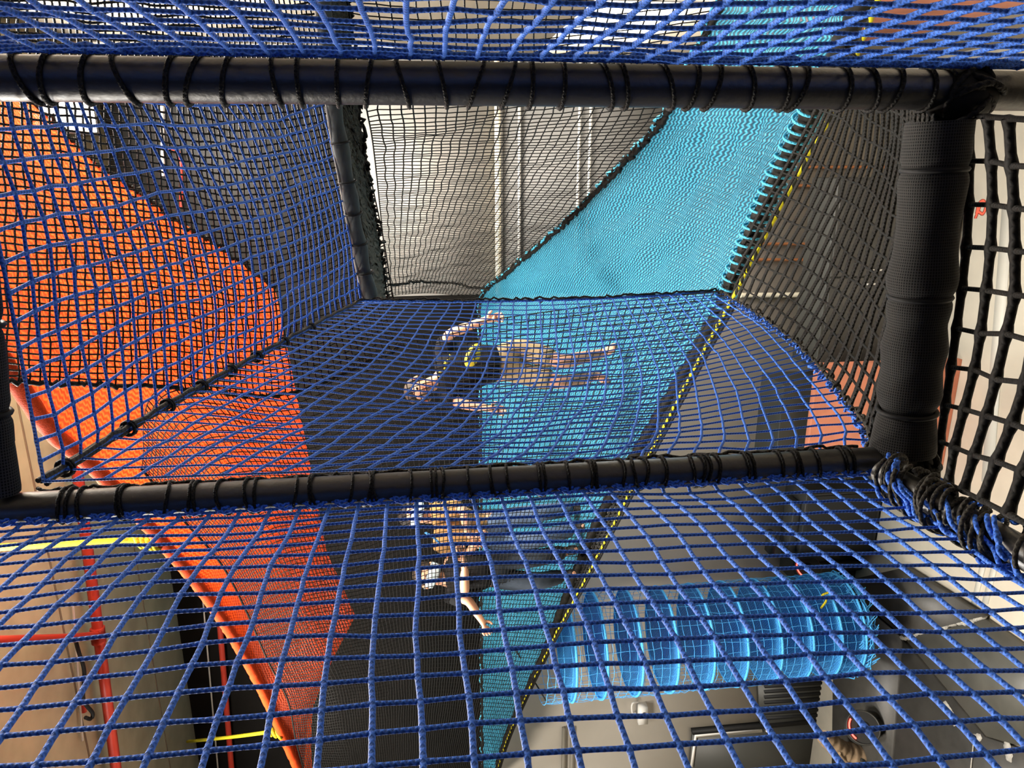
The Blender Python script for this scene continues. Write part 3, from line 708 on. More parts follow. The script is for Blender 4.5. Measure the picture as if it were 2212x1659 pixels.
for i in range(3):
    c = P(582 + i * 10, 1580 + 3 * i, 6.75); mb.tube([c + .04 * (math.cos(a) * np.array((.2, .8, .3)) + math.sin(a) * np.array((.9, -.1, .4))) for a in np.linspace(0, 2 * PI, 14, endpoint=False)], .014, 6, closed=True)
mb.build('knot', YELLOWROPE, ty2)

# ------------------------------------------------------------------ fine black safety nets
n1l = Ps((735, -80, 2.7), (790, 225, 3.1), (808, 330, 3.7), (826, 500, 5.2), (840, 640, 7.2))
n1r = [p + (0, 0, .02) for p in E2[:6]]
v = np.linspace(0, 1, 30)[None, :, None]; a_, b_ = resample(n1l, 112), resample(n1r, 112)
S = (1 - v) * a_[:, None] + v * b_[:, None]; vq = np.linspace(0, 1, 30)[None, :]; uq = np.linspace(0, 1, 112)[:, None]
S[..., 1] += .30 * np.sin(PI * vq); 
o, S1 = net(S, .0042, FINEROPE, 'fine black net above the cyan slope in front of pale metal cladding', 'fine black safety nets', sub=1, k=4, jit=.025, wav=.05, knot=1.15, ru=.0034, rv=.0022, name='safety_net')
mb = MB(); l = np.array([S1[100, j] for j in range(30)]); mb.tube(fine(l, 3) + RNG.normal(0, .006, (88, 3)), .012, 5); mb.build('seam_rope', BLACK, o)
# over the orange strip
seam = [P(-60, 812, 2.75), P(60, 826, 2.85), P(350, 836, 3.3), P(620, 850, 3.9), P(880, 745, 4.2)]
up = [P(-60, -60, 1.75), P(200, -60, 2.0), P(480, -60, 2.4), P(700, -60, 2.75)]
lf = [up[0], P(-60, 225, 2.1), P(-60, 560, 2.45), seam[0]]; rt = [up[-1], P(765, 225, 3.15), P(825, 500, 3.9), P(850, 645, 4.2), seam[-1]]
S = coons(up, seam, lf, rt, 60, 58)
o, S3 = net(S, .0032, FINEROPE, 'fine black net stretched below the orange strip, behind blue overhead net', 'fine black safety nets', sub=1, k=4, jit=.03, wav=.05, knot=1.15, name='safety_net')
mb = MB(); l = resample(seam, 140); mb.tube(l + RNG.normal(0, .005, l.shape), .011, 6); mb.build('seam_rope', BLACK, o)
# side net between the orange strip and the foot of the cyan slope
tp = seam[1:4] + [P(900, 725, 4.0), P(1250, 664, 3.7), P(1562, 628, 3.42)]
lo = [SO_[int(k_), 6] + (0, -.03, -.03) for k_ in np.linspace(44, 139, 8)]
tp[0] = lo[0]
ro = [tp[-1]] + [P(1475, 790, 4.05), P(1375, 960, 4.85), P(1290, 1110, 5.65), P(1165, 1420, 7.2), P(1055, 1720, 8.8)]
bt = [lo[-1], P(860, 1705, 8.0), ro[-1]]
S = coons(tp, bt, lo, ro, 100, 110)
dirs = CAMPOS - S; dirs /= np.linalg.norm(dirs, axis=2, keepdims=True)
S += dirs * (.42 * np.sin(PI * np.linspace(0, 1, 100))[:, None, None] ** .7 * np.sin(PI * np.linspace(0, 1, 110))[None, :, None] ** .6)
o, S4 = net(S, .0034, FINEROPE, 'fine black net in front of the three people, reaching to the slope edge', 'fine black safety nets', sub=1, k=4, jit=.03, wav=.04, knot=1.15, ru=.0026, rv=.0026, name='safety_net')
border(S4, .008, BLACK, o, 'edge_rope', sides='2')

# ------------------------------------------------------------------ hanging net tube with net shelves
TCt = P(1190, 1392, 8.0); TCb = P(1760, 1358, 8.75)
tc = (TCt + TCb) / 2; TX, TY = tc[0], tc[1]
ztt, ztb = P(1168, 1395, 8.0)[2], P(1800, 1358, 8.78)[2]
TR = .57
tub = empty('net_tube', (TX, TY, ztb), 'sky blue net tube with net shelves hanging over the dark mats', 'net tube')
def ring(z, r, n=48): return np.array([(TX + r * math.cos(a), TY + r * math.sin(a), z) for a in np.linspace(0, 2 * PI, n, endpoint=False)])
nr = int((ztt - ztb) / .085); mb = MB()
for i in range(nr + 1):
    z = ztb + (ztt - ztb) * i / nr; mb.tube(ring(z, TR * (1 + .015 * math.sin(i * 1.7))) + RNG.normal(0, .004, (48, 3)), .0028, 4, closed=True)
for a in np.linspace(0, 2 * PI, 34, endpoint=False):
    l = np.array([(TX + TR * math.cos(a), TY + TR * math.sin(a), z) for z in np.linspace(ztb, ztt, nr + 1)]) + RNG.normal(0, .006, (nr + 1, 3)); mb.tube(l, .0028, 4)
mb.build('tube_netting', TUBENET, tub)
DISCM = knit_mat('sky_blue_knit', (.09, .47, .95), (.03, .24, .62), .03, .30, .42)
px_disc = [1228, 1290, 1360, 1430, 1500, 1565, 1630, 1690, 1745, 1790]
for i, px in enumerate(px_disc):
    z = P(px, 1390 - (px - 1225) * .06, 8.0 + (px - 1190) / 570 * .75)[2]
    mb = MB(); n = 40; v_ = [(TX, TY, z - .05)]; 
    for rr, dz in ((.5, -.035), (1.0, 0)):
        for a in np.linspace(0, 2 * PI, n, endpoint=False): v_.append((TX + TR * .985 * rr * math.cos(a), TY + TR * .985 * rr * math.sin(a), z + dz + random.uniform(-.004, .004)))
    V = np.array(v_); tri = [[0, 1 + k, 1 + (k + 1) % n] for k in range(n)]; qd = [[1 + k, 1 + n + k, 1 + n + (k + 1) % n, 1 + (k + 1) % n] for k in range(n)]
    mb.add3(V, tri); mb.uv[-1] = (V[np.array(tri)][..., :2]).reshape(-1, 2)
    base_n = mb.n; mb.add(V, qd, V[np.array(qd)][..., :2].reshape(-1, 2))
    so = mb.build('net_shelf', DISCM, tub)
    hp = MB(); hp.tube(ring(z, TR), .014, 7, closed=True); hp.build('hoop', TUBENET, so)
mb = MB()
for i in range(9):
    mb.tube(ring(ztb - .012 * i + RNG.normal(0, .01), TR * (1 - .02 * i)) + RNG.normal(0, .02, (48, 3)), .007, 4, closed=True)
for i in range(60):
    a = random.uniform(0, 6.28); mb.tube([(TX + TR * math.cos(a + t * .3), TY + TR * math.sin(a + t * .3), ztb + .12 - .24 * t + random.uniform(-.02, .02)) for t in np.linspace(0, 1, 5)], .006, 4)
mb.build('bunched_hem', TUBENET, tub)
yc = P(1785, 1296, 8.1); mb = MB(); mb.tube(resample([yc + (-.10, 0, .05), yc, yc + (.06, 0, .06), yc + (.10, 0, -.03)], 20), .012, 6); mb.build('yellow_tie', YELLOWROPE, tub)
mb = MB()
for a in (0, 2.1, 4.2): mb.tube([(TX + TR * math.cos(a), TY + TR * math.sin(a), ztt), (TX, TY, ztt + .25)], .008, 6); mb.build('suspension_rope', BLACK, tub)

# ------------------------------------------------------------------ things on the floor and the grey wall
def floor_poly(pts, z0, z1, m, name, label, cat, group=None):
    base = [onZ(x, y, z1) for x, y in pts]; base = [np.array((p[0], p[1], z0)) for p in base]
    mb = MB(); mb.prism(base, (0, 0, z1 - z0)); o = mb.build(name, m, smooth=False); tag(o, label, cat, group); return o
ZM = .10
matA = floor_poly([(1812, 1258), (1953, 1226), (2122, 1331), (1952, 1376)], 0, ZM, MATM, 'floor_mat', 'dark mat with a torn pale edge next to the net tube foot', 'mat', 'dark floor mats')
matB = floor_poly([(1955, 1380), (2126, 1338), (2330, 1480), (2300, 1640), (2130, 1590)], 0, ZM - .03, MATB, 'floor_mat', 'worn olive-grey mat beyond the torn-edged mat along the pale floor', 'mat', 'dark floor mats')
matC = floor_poly([(1815, 1268), (1946, 1378), (1926, 1640), (1910, 1760), (1795, 1760), (1800, 1400)], 0, ZM - .02, MATM, 'floor_mat', 'dark mat lying under the net tube along the grey wall', 'mat', 'dark floor mats')
matD = floor_poly([(1951, 1384), (2125, 1592), (2300, 1650), (2330, 1800), (1915, 1800), (1931, 1640)], 0, ZM - .04, MATM, 'floor_mat', 'large dark mat spotted with chalky white scuff marks', 'mat', 'dark floor mats')
e = np.array([onZ(1950 + (2124 - 1950) * t, 1377 - 44 * t + 3 * math.sin(t * 17), ZM * .6) for t in np.linspace(0, 1, 60)])
mb = MB(); mb.tube(e + RNG.normal(0, .008, e.shape), .03, 6); mb.build('torn_edge', FOAM, matA)
def scuff(pts, w, parent):
    l = resample([onZ(x, y, ZM - .038) for x, y in pts], 16); mb = MB(); L_ = []; R_ = []
    d = nrm(l[-1] - l[0]); s_ = np.cross(d, (0, 0, 1))
    for i, p in enumerate(l):
        ww = w * (.45 + .55 * math.sin(PI * (i + .7) / 16.5)) * random.uniform(.85, 1.1); L_.append(p + s_ * ww); R_.append(p - s_ * ww)
    mb.prism(L_ + R_[::-1], (0, 0, .003)); mb.build('scuff_mark', SCUFF, parent, False)
for pts, w in (([(2040, 1515), (2056, 1545), (2064, 1568)], .05), ([(2098, 1600), (2120, 1590)], .04), ([(2176, 1602), (2180, 1645)], .055), ([(2106, 1588), (2104, 1606)], .04), ([(2030, 1645), (2042, 1668)], .05)): scuff(pts, w, matD)
mb = MB(); mb.tube([onZ(2103, 1606, ZM - .03), onZ(2095, 1680, ZM - .03)], .008, 4); mb.build('chalk_line', SCUFF, matD, False)
# marks on the pale floor
def floor_mark(pts, r, m, label, name, cat):
    l = resample([onZ(x, y, .006) for x, y in pts], 40, True); mb = MB(); mb.tube(l, r, 4); mb.v = [np.stack([v_[:, 0], v_[:, 1], .003 + .1 * (v_[:, 2] - .006)], 1) for v_ in mb.v]; o = mb.build(name, m, None, False); tag(o, label, cat); return o
RED_CH = mat('red_chalk', (.62, .10, .06), .9)
floor_mark([(2108, 462), (2114, 440), (2124, 434), (2128, 448), (2122, 462), (2112, 458), (2106, 472), (2118, 440)], .018, RED_CH, 'red looped chalk scrawl on the pale floor beside the padded beam', 'chalk_mark', 'mark')
TAPE = mat('grey_tape', (.48, .46, .40), .5)
def tape(pts, label):
    mb = MB(); mb.prism([onZ(x, y, .004) * (1, 1, 0) for x, y in pts], (0, 0, .006)); o = mb.build('floor_tape', TAPE, smooth=False); tag(o, label, 'tape', 'grey tape strips on the floor'); return o
tape([(2165, 440), (2190, 440), (2145, 1040), (2120, 1040)], 'long grey tape strip on the pale floor under the coarse black net')
tape([(2126, 1180), (2140, 1180), (2108, 1310), (2096, 1310)], 'grey tape strip on the pale floor near the torn mat, inner one')
tape([(2150, 1190), (2164, 1190), (2134, 1305), (2120, 1305)], 'grey tape strip on the pale floor near the torn mat, outer one')

def box_px(name, x0, y0, x1, y1, Y, depth, m, label, cat, group=None, bevel=.01, parent=None):
    a, b = onY(x0, y0, Y), onY(x1, y1, Y); lo = np.minimum(a, b); hi = np.maximum(a, b); hi[1] = Y + depth; lo[1] = Y
    mb = MB(); h = (hi - lo) / 2; mb.box((lo + hi) / 2, (h[0], 0, 0), (0, h[1], 0), (0, 0, h[2])); o = mb.build(name, m, parent, False)
    if label: tag(o, label, cat, group)
    if bevel: bv = o.modifiers.new('bevel', 'BEVEL'); bv.width = bevel; bv.segments = 2
    return o
# speaker cabinet standing on the floor
ys = onZ(1900, 1140, 0)[1]
sp = empty('speaker', (*onZ(1900, 1140, 0)[:2], 0), 'big black speaker cabinet standing on the pale floor', 'speaker')
a, b = onY(1743, 1068, ys), onY(1900, 1196, ys)
def wbox(lo, hi, m, name, parent, bevel=.012):
    lo = np.array(lo, float); hi = np.array(hi, float); mb = MB(); h = (hi - lo) / 2; mb.box((lo + hi) / 2, (h[0], 0, 0), (0, h[1], 0), (0, 0, h[2])); o = mb.build(name, m, parent, False)
    if bevel: bv = o.modifiers.new('bevel', 'BEVEL'); bv.width = bevel; bv.segments = 2
    return o
xlo, xhi = min(a[0], b[0]), max(a[0], b[0]); ztp = a[2]
wbox((xlo, ys, .03), (xhi, ys + .5, ztp), SPEAK, 'cabinet', sp)
wbox((xlo + .03, ys - .012, .08), (xhi - .03, ys, ztp - .04), mat('speaker_grille', (.03, .03, .029), .8, bump=.6, bscale=300), 'grille', sp, .004)
for sx in (xlo + .06, xhi - .06):
    for yy_ in (ys + .06, ys + .44):
        mb = MB(); mb.tube([(sx, yy_, 0), (sx, yy_, .03)], .025, 10); mb.build('foot', PLASTIC, sp)
t2 = onY(1700, 1075, ys + .1); wbox((xlo + .03, ys + .08, ztp), (xhi - .16, ys + .3, ztp + .10), CABDARK, 'top_unit', sp)
mb = MB(); mb.tube([(xlo + .12, ys + .2, ztp + .1), (xlo + .12, ys + .2, ztp + .26)], .02, 8); mb.box((xlo + .15, ys + .2, ztp + .28), (.14, 0, 0), (0, .07, 0), (0, 0, .03)); mb.build('bracket', CABDARK, sp)

# low dark unit beside the speaker with a handle
c = empty('equipment_case', onZ(1850, 1222, 0), 'low charcoal case with a handle between speaker and net tube', 'case')
yq = onZ(1850, 1230, 0)[1]; a, b = onY(1722, 1200, yq), onY(1850, 1250, yq)
wbox((min(a[0], b[0]), yq, 0), (max(a[0], b[0]), yq + .4, a[2]), CABDARK, 'body', c)
h = onY(1838, 1224, yq - .05); mb = MB(); mb.tube(resample([h + (-.04, .05, .08), h + (-.04, 0, .08), h + (-.04, 0, -.05), h + (-.04, .05, -.05)], 20), .014, 8); mb.build('handle', PLASTIC, c)

# round machines with red LED arcs
def round_light(px, py, r, label, tilt, sit):
    zc_ = r + sit; p = onZ(px, py, zc_); t = empty('round_floor_light', (p[0], p[1], 0), label, 'light', 'round floor lights')
    d = nrm((CAMPOS - p) * (1, 1, .35)); d = nrm(d + tilt); u_ = nrm(np.cross(d, (0, 0, 1))); v_ = np.cross(d, u_)
    mb = MB(); s_ = np.linspace(0, 1, 8); prof = np.array([.55, .8, .97, 1, 1, .98, .92, .9]) * r
    mb.tube(p + d * (s_[:, None] - .6) * r * .9, prof, 28); mb.build('body', SPEAK, t)
    mb = MB(); mb.tube([p + d * .37 * r + r * .93 * (math.cos(q) * u_ + math.sin(q) * v_) for q in np.linspace(0, 2 * PI, 40, endpoint=False)], r * .05, 6, closed=True); mb.build('rim', CABDARK, t)
    mb = MB(); q0 = math.atan2(np.dot((0, 0, 1), v_), np.dot((0, 0, 1), u_)); mb.tube([p + d * .42 * r + r * .80 * (math.cos(q) * u_ + math.sin(q) * v_) for q in np.linspace(q0 - .75, q0 + .75, 24)], r * .045, 6); mb.build('led_arc', REDLED, t)
    mb = MB(); mb.tube([p + d * .37 * r, p + d * .40 * r], r * .35, 16); mb.build('hub', PLASTIC, t)
    mb = MB(); mb.tube([p - (0, 0, r * .8), (p[0], p[1], .0)], r * .4, 12); mb.build('stand', CABDARK, t)
    return t
round_light(1862, 1572, .20, 'round black light with red LED arc on mat near wooden trunk', np.array((0, 0, .1)), .12)
round_light(1742, 1228, .17, 'round black light with red LED arc partly behind the net tube', np.array((.3, 0, 0)), .55)

# tree-like wooden prop by the wall
tw = onZ(1868, 1640, 0); t = empty('wooden_prop', tw, 'pale wooden trunk prop standing against the grey wall', 'prop')
yw = tw[1]; pts = [onY(x, y, yw) for x, y in ((1868, 1640), (1845, 1632), (1820, 1625), (1800, 1608), (1778, 1592))]; pts[0][2] = 0
mb = MB(); q = resample(pts, 24); mb.tube(q, np.linspace(.17, .09, 24) + .012 * np.sin(np.arange(24) * 1.9), 14); mb.build('trunk', WOODM, t)
mb = MB(); l = [onY(x, y, yw - .12) for x, y in ((1835, 1650), (1822, 1640), (1812, 1628))]; mb.tube(l, .025, 8); mb.build('branch', WOODM, t)
mb = MB(); c_ = onY(1858, 1655, yw - .1); mb.sphere(c_, (.14, 0, 0), (0, .1, 0), (0, 0, .10)); mb.v[-1] += RNG.normal(0, .015, mb.v[-1].shape); mb.build('dark_foliage', CABDARK, t)

# grey wall fittings
def wall_rect(name, pts, d, m, label, cat, parent=None):
    base = [onY(x, y, YB) for x, y in pts]; base = [np.array((p[0], YB - d, p[2])) for p in base]; mb = MB(); mb.prism(base, (0, d, 0)); o = mb.build(name, m, parent, False)
    if label: tag(o, label, cat)
    return o
vt = empty('vent_grille', onY(1710, 1515, YB), 'dark louvred vent on the grey wall below the net tube', 'vent')
wall_rect('frame', [(1634, 1468), (1792, 1455), (1800, 1545), (1640, 1560)], .05, CABDARK, None, None, vt)
for i in range(7):
    y0 = 1474 + i * 11.5; wall_rect('slat', [(1646, y0), (1786, y0 - 9), (1787, y0 - 4), (1647, y0 + 5)], .075, PLASTIC, None, None, vt)
dp = empty('screen_panel', onY(1650, 1630, YB), 'dark panel with pale edge trim on the grey wall beside the vent', 'panel')
wall_rect('panel', [(1494, 1577), (1790, 1552), (1800, 1720), (1482, 1720)], .05, CABDARK, None, None, dp)
wall_rect('edge_trim', [(1498, 1580), (1642, 1569), (1643, 1575), (1502, 1587), (1494, 1650), (1488, 1650)], .065, WHITE, None, None, dp)
wall_rect('top_rail', [(1492, 1572), (1780, 1546), (1781, 1554), (1493, 1580)], .07, PLASTIC, None, None, dp)
mb = MB(); mb.sphere(onY(1657, 1579, YB - .06), (.02, 0, 0), (0, .02, 0), (0, 0, .02)); mb.build('bolt', WHITE, dp)
em = empty('wall_sensor', onY(1385, 1535, YB), 'white plastic sensor box on the grey wall below the net tube', 'sensor')
wall_rect('housing', [(1376, 1518), (1394, 1515), (1394, 1551), (1374, 1553)], .12, WHITE, None, None, em)
wall_rect('button', [(1383, 1526), (1388, 1525.5), (1388, 1533), (1383, 1534)], .135, CABDARK, None, None, em)
mb = MB(); mb.tube(resample([onY(1378, 1516, YB - .05), onY(1366, 1520, YB - .10), onY(1366, 1540, YB - .10), onY(1374, 1548, YB - .05)], 16), .013, 8); mb.build('side_loop', WHITE, em)
mb = MB(); mb.tube(resample([onY(1372, 1540, YB - .06), onY(1362, 1545, YB - .02)], 8), .013, 8); mb.build('plug', WHITE, em)
TRIMG = mat('trim_grey', (.24, .215, .175), .6)
for i, x in enumerate((1214, 1232)):
    base = [onY(a, b, YB) for a, b in ((x, 1570), (x + 7, 1568), (x + 4, 1760), (x - 4, 1760))]; mb = MB(); mb.prism([np.array((p[0], YB - .05, p[2])) for p in base], (0, .05, 0)); o = mb.build('trim_%d' % (30 + i), TRIMG, smooth=False); o['kind'] = 'structure'

# charcoal cabinet and salmon boards behind the black floor net
yk = 6.9
a, b = onY(1812, 385, yk), onY(2000, 790, yk)
cb = empty('storage_cabinet', ((a[0] + b[0]) / 2, yk, 0), 'charcoal cabinet behind the black doubled-rope net', 'cabinet')
wbox((b[0], yk, .06), (a[0], yk + .5, a[2]), CABDARK, 'body', cb)
wbox((b[0] + .03, yk + .04, 0), (a[0] - .03, yk + .46, .06), PLASTIC, 'plinth', cb, 0)
xm = (a[0] + b[0]) / 2
for x0, x1 in ((b[0] + .02, xm - .01), (xm + .01, a[0] - .02)):
    d = wbox((x0, yk - .02, .10), (x1, yk, a[2] - .03), MATM, 'door', cb, .004); hx = x1 - .06 if x1 < xm else x0 + .06
    mb = MB(); mb.tube([(hx, yk - .035, a[2] * .55), (hx, yk - .035, a[2] * .7)], .01, 8); mb.build('handle', STEEL, d)
a2, b2 = onY(1768, 788, yk - .3), onY(1905, 985, yk - .3)
wbox((b2[0] - .2, yk - .3, 0), (a2[0], yk - .22, a2[2]), SALMON, 'board', None, .005)
tag(bpy.data.objects['board'], 'salmon coloured board standing on the floor beside the padded beam end', 'board')
q0, q1 = onX(1880, 100, XR - .05), onX(1965, -30, XR - .05)
b3 = wbox((XR - .05, min(q0[1], q1[1]), q1[2]), (XR - .005, max(q0[1], q1[1]), q0[2]), SALMON, 'wall_mounted_panel', None, .005); tag(b3, 'small salmon panel on the window wall seen through dark blue net', 'panel')
a4, b4 = onY(1690, 820, yk + .1), onY(1760, 985, yk + .1)
wk = empty('stacked_crate', ((a4[0] + b4[0]) / 2, yk, 0), 'dark slatted unit next to the salmon board, behind blue net', 'crate')
wbox((b4[0], yk - .1, 0), (a4[0], yk + .4, onY(1675, 900, yk)[2]), CABDARK, 'body', wk)
for i in range(3): wbox((b4[0] + .02, yk - .13, .25 + .3 * i), (a4[0] - .02, yk - .1, .32 + .3 * i), PLASTIC, 'slat', wk, .004)
for i, (x0, x1, y) in enumerate(((1745, 1890, 361), (1742, 1812, 401), (1655, 1800, 527), (1650, 1800, 561))):
    tube_thing('wall_mounted_pipe', [onY(x0 - 60, y, YB - .05), onY(x1 + 40, y, YB - .05)], .018, COPPER, ['upper of the two copper pipes beside the pale gap under the silhouetted post', 'lower copper pipe of the pair closest to the silhouetted post', 'upper of the copper pipe pair crossing midway behind the black net', 'lower of the copper pipe pair crossing midway behind the black net'][i], 'pipe', 8, 'copper pipes on the grey wall')
tube_thing('wall_conduit', [onY(1600, 638, YB - .05), onY(1800, 636, YB - .05)], .03, CREAM, 'cream conduit on grey wall just above the end of the blue net', 'conduit')

# ------------------------------------------------------------------ people
def skinned(name, chains, parent, m, sub=2):
    """chains: lists of (point, radius); first point of a later chain may repeat an earlier point to branch off it"""
    vs, rs, es, key = [], [], [], {}
    def vid(p, r):
        k = tuple(np.round(p, 5))
        if k not in key: key[k] = len(vs); vs.append(tuple(p)); rs.append(r)
        return key[k]
    for ch in chains:
        ids = [vid(np.array(p), r) for p, r in ch]; es += [(a, b) for a, b in zip(ids, ids[1:])]
    me = bpy.data.meshes.new(name); me.from_pydata(vs, es, []); o = link(name, me, m, parent, False)
    sk = o.modifiers.new('skin', 'SKIN'); sk.use_smooth_shade = True
    for i, d in enumerate(me.skin_vertices[0].data):
        rr = rs[i]; d.radius = rr if isinstance(rr, tuple) else (rr, rr); d.use_root = (i == 0)
    s = o.modifiers.new('sub', 'SUBSURF'); s.levels = s.render_levels = sub
    return o
def hand_chains(w, d, palm_n, s, curl=.5):
    """wrist w, direction d along the hand, palm normal; five unequal bent fingers"""
    d = nrm(d); side = nrm(np.cross(d, palm_n)); pn = np.cross(side, d); out = []
    pm = w + d * .055 * s
    out.append([(w, .024 * s), (w + d * .03 * s, (.030 * s, .018 * s)), (pm, (.034 * s, .017 * s))])
    for i, (off, ln) in enumerate(((-.030, .062), (-.010, .072), (.011, .067), (.030, .052))):
        b0 = pm + side * off * s + d * .022 * s; p1 = b0 + nrm(d + pn * curl * .4) * ln * .45 * s; p2 = p1 + nrm(d + pn * curl * 1.2) * ln * .33 * s; p3 = p2 + nrm(d * .8 + pn * curl * 2) * ln * .25 * s
        out.append([(pm, (.034 * s, .017 * s)), (b0, .0095 * s), (p1, .009 * s), (p2, .0085 * s), (p3, .007 * s)])
    t0 = w + d * .022 * s - side * .026 * s; t1 = t0 + nrm(d * .6 - side + pn * .4) * .035 * s; t2 = t1 + nrm(d - side * .4 + pn * .5) * .03 * s
    out.append([(w + d * .03 * s, (.030 * s, .018 * s)), (t0, .012 * s), (t1, .011 * s), (t2, .009 * s)])
    return out
def person(label, J, look, s, cl, group=None):
    """J: joints in world space"""
    J = {k: np.array(v) for k, v in J.items()}
    foot = min((J['toeL'], J['toeR']), key=lambda p: p[2])
    t = empty('person', (J['pelvis'][0], J['pelvis'][1], foot[2]), label, 'person', group)
    up = nrm(J['head'] - J['neck']); look = nrm(look - up * np.dot(look, up)); sd = np.cross(look, up)
    hd = J['head']; chin = hd - up * .075 * s + look * .035 * s; top = hd + up * .075 * s
    chest = J['chest']; pel = J['pelvis']; waist = (chest * .45 + pel * .55)
    ch = [[(pel, .115 * s), (waist, .105 * s), (chest, .115 * s), (J['neck'], .055 * s), (hd - up * .055 * s, .066 * s), (hd, .098 * s), (top, .080 * s)]]
    ch.append([(hd, .098 * s), (hd + look * .088 * s - up * .012 * s, .022 * s), (hd + look * .108 * s - up * .026 * s, .013 * s)])
    for S_ in 'LR':
        ch.append([(chest, .115 * s), (J['sh' + S_], .058 * s), ((J['sh' + S_] + J['el' + S_]) / 2, .050 * s), (J['el' + S_], .040 * s), ((J['el' + S_] * .6 + J['wr' + S_] * .4), .040 * s), (J['wr' + S_], .026 * s)])
        ch.append([(pel, .115 * s), (J['hip' + S_], .088 * s), ((J['hip' + S_] + J['kn' + S_]) / 2, .078 * s), (J['kn' + S_], .056 * s), ((J['kn' + S_] * .65 + J['an' + S_] * .35), .055 * s), (J['an' + S_], .036 * s), (J['an' + S_] * .4 + J['toe' + S_] * .6, .036 * s), (J['toe' + S_], .026 * s)])
        hdv = J['ha' + S_] - J['wr' + S_]; pn = cl.get('palm' + S_, (0, -1, -.3))
        ch += hand_chains(J['wr' + S_], hdv, np.array(pn, float), s, cl.get('curl' + S_, .5))
    skinned('body', ch, t, cl['skin'])
    # shirt
    sc = [[(pel * 1.1 - waist * .1, .158 * s), (waist, .150 * s), (chest, .170 * s), (J['neck'] * .75 + chest * .25, .100 * s)]]
    for S_ in 'LR':
        e_ = cl.get('sleeve', .75); sc.append([(chest, .170 * s), (J['sh' + S_], .100 * s), (J['sh' + S_] * (1 - e_ * .6) + J['el' + S_] * e_ * .6, .080 * s), (J['sh' + S_] * (1 - e_) + J['el' + S_] * e_, .074 * s)])
    sh = skinned('shirt', sc, t, cl['shirt'])
    # trousers
    tr = [[(waist * .7 + pel * .3, .128 * s), (pel, .134 * s)]]
    for S_ in 'LR':
        e_ = cl.get('leg', .95); kn, an = J['kn' + S_], J['an' + S_]; c_ = [(pel, .130 * s), (J['hip' + S_], .100 * s), ((J['hip' + S_] + kn) / 2, .088 * s)]
        if e_ > .5: c_ += [(kn, .074 * s), (kn * .5 + an * .5, .070 * s), (kn * .06 + an * .94, .058 * s)]
        else: c_ += [((J['hip' + S_] * .12 + kn * .88), .092 * s)]
        tr.append(c_)
    skinned('trousers' if cl.get('leg', .95) > .5 else 'shorts', tr, t, cl['trousers'])
    for S_ in 'LR':
        an, to = J['an' + S_], J['toe' + S_]
        if cl.get('shoes'): skinned('shoe', [[(an - nrm(to - an) * .03 * s, .040 * s), (an * .55 + to * .45, .046 * s), (to, .036 * s)]], t, cl['shoes'])
    # hair cap: the upper back of the skull
    mb = MB(); mb.sphere(hd + up * .022 * s - look * .018 * s, sd * .108 * s, look * .110 * s, up * .108 * s, 20, 12)
    V = mb.v[0]; rel = V - hd; f = rel @ look; h = rel @ up
    bad = (f > .01 * s) & (h < .055 * s); V[bad] = hd + (V[bad] - hd) * .62
    mb.build('hair', cl['hair'], t)
    for sg in (-1, 1):
        mb = MB(); mb.sphere(hd + look * .086 * s + sd * sg * .034 * s + up * .008 * s, sd * .014 * s, look * .010 * s, up * .009 * s, 10, 6); mb.build('eye', EYEM, t)
        mb = MB(); mb.sphere(hd + sd * sg * .100 * s - up * .01 * s, sd * .012 * s, look * .020 * s, up * .032 * s, 10, 6); mb.build('ear', cl['skin'], t)
    if cl.get('mask'):
        mb = MB(); mk = []
        for a in np.linspace(-1.25, 1.25, 13):
            row = []
            for b in np.linspace(-1, 1, 7):
                r_ = (.108 + .022 * math.exp(-a * a * 3) * (1 - abs(b) * .6)) * s
                row.append(hd + math.cos(a) * look * r_ + math.sin(a) * sd * r_ * .98 + up * (-.045 + .048 * b) * s * (1 - .25 * abs(a)))
            mk.append(row)
        mb.grid(np.array(mk)); mo = mb.build('face_mask', MASKM, t); sl_ = mo.modifiers.new('thick', 'SOLIDIFY'); sl_.thickness = .004
        for sg in (-1, 1):
            el = MB(); el.tube(resample([hd + sd * sg * .096 * s + look * .04 * s - up * .02 * s, hd + sd * sg * .112 * s - look * .015 * s + up * .0 * s, hd + sd * sg * .096 * s + look * .03 * s - up * .06 * s], 10), .003, 5); el.build('ear_loop', MASKM, mo)
    else:
        mb = MB(); mb.sphere(hd + look * .090 * s - up * .05 * s, sd * .026 * s, look * .008 * s, up * .008 * s, 12, 6); mb.build('mouth', mat('lips', (.42, .14, .10), .5), t)
    return t, sh, dict(look=look, up=up, sd=sd, chest=chest, waist=waist)

D1 = 5.0
kid = dict(head=P(908, 842, D1), neck=P(940, 826, D1), chest=P(985, 802, D1), pelvis=P(1092, 778, D1),
    shL=P(962, 755, D1), elL=P(968, 722, D1 - .12), wrL=P(1052, 690, D1 - .22), haL=P(1085, 684, D1 - .25),
    shR=P(968, 850, D1), elR=P(992, 872, D1 - .08), wrR=P(1056, 882, D1 - .18), haR=P(1090, 888, D1 - .2),
    hipL=P(1118, 752, D1), knL=P(1215, 782, D1 - .12), anL=P(1308, 762, D1 - .05), toeL=P(1332, 745, D1 - .16),
    hipR=P(1120, 806, D1), knR=P(1212, 826, D1 - .10), anR=P(1292, 812, D1 + .02), toeR=P(1316, 826, D1 - .10))
tocam = CAMPOS - kid['chest']
t, sh, fr_ = person('child in a black shirt with yellow emblem and khaki shorts on cyan slope', kid, tocam + np.array((-.3, 0, 0)) * 3, .88, dict(skin=SKIN, shirt=BLKCLOTH, trousers=KHAKI, hair=HAIR2, leg=.4, sleeve=.8))
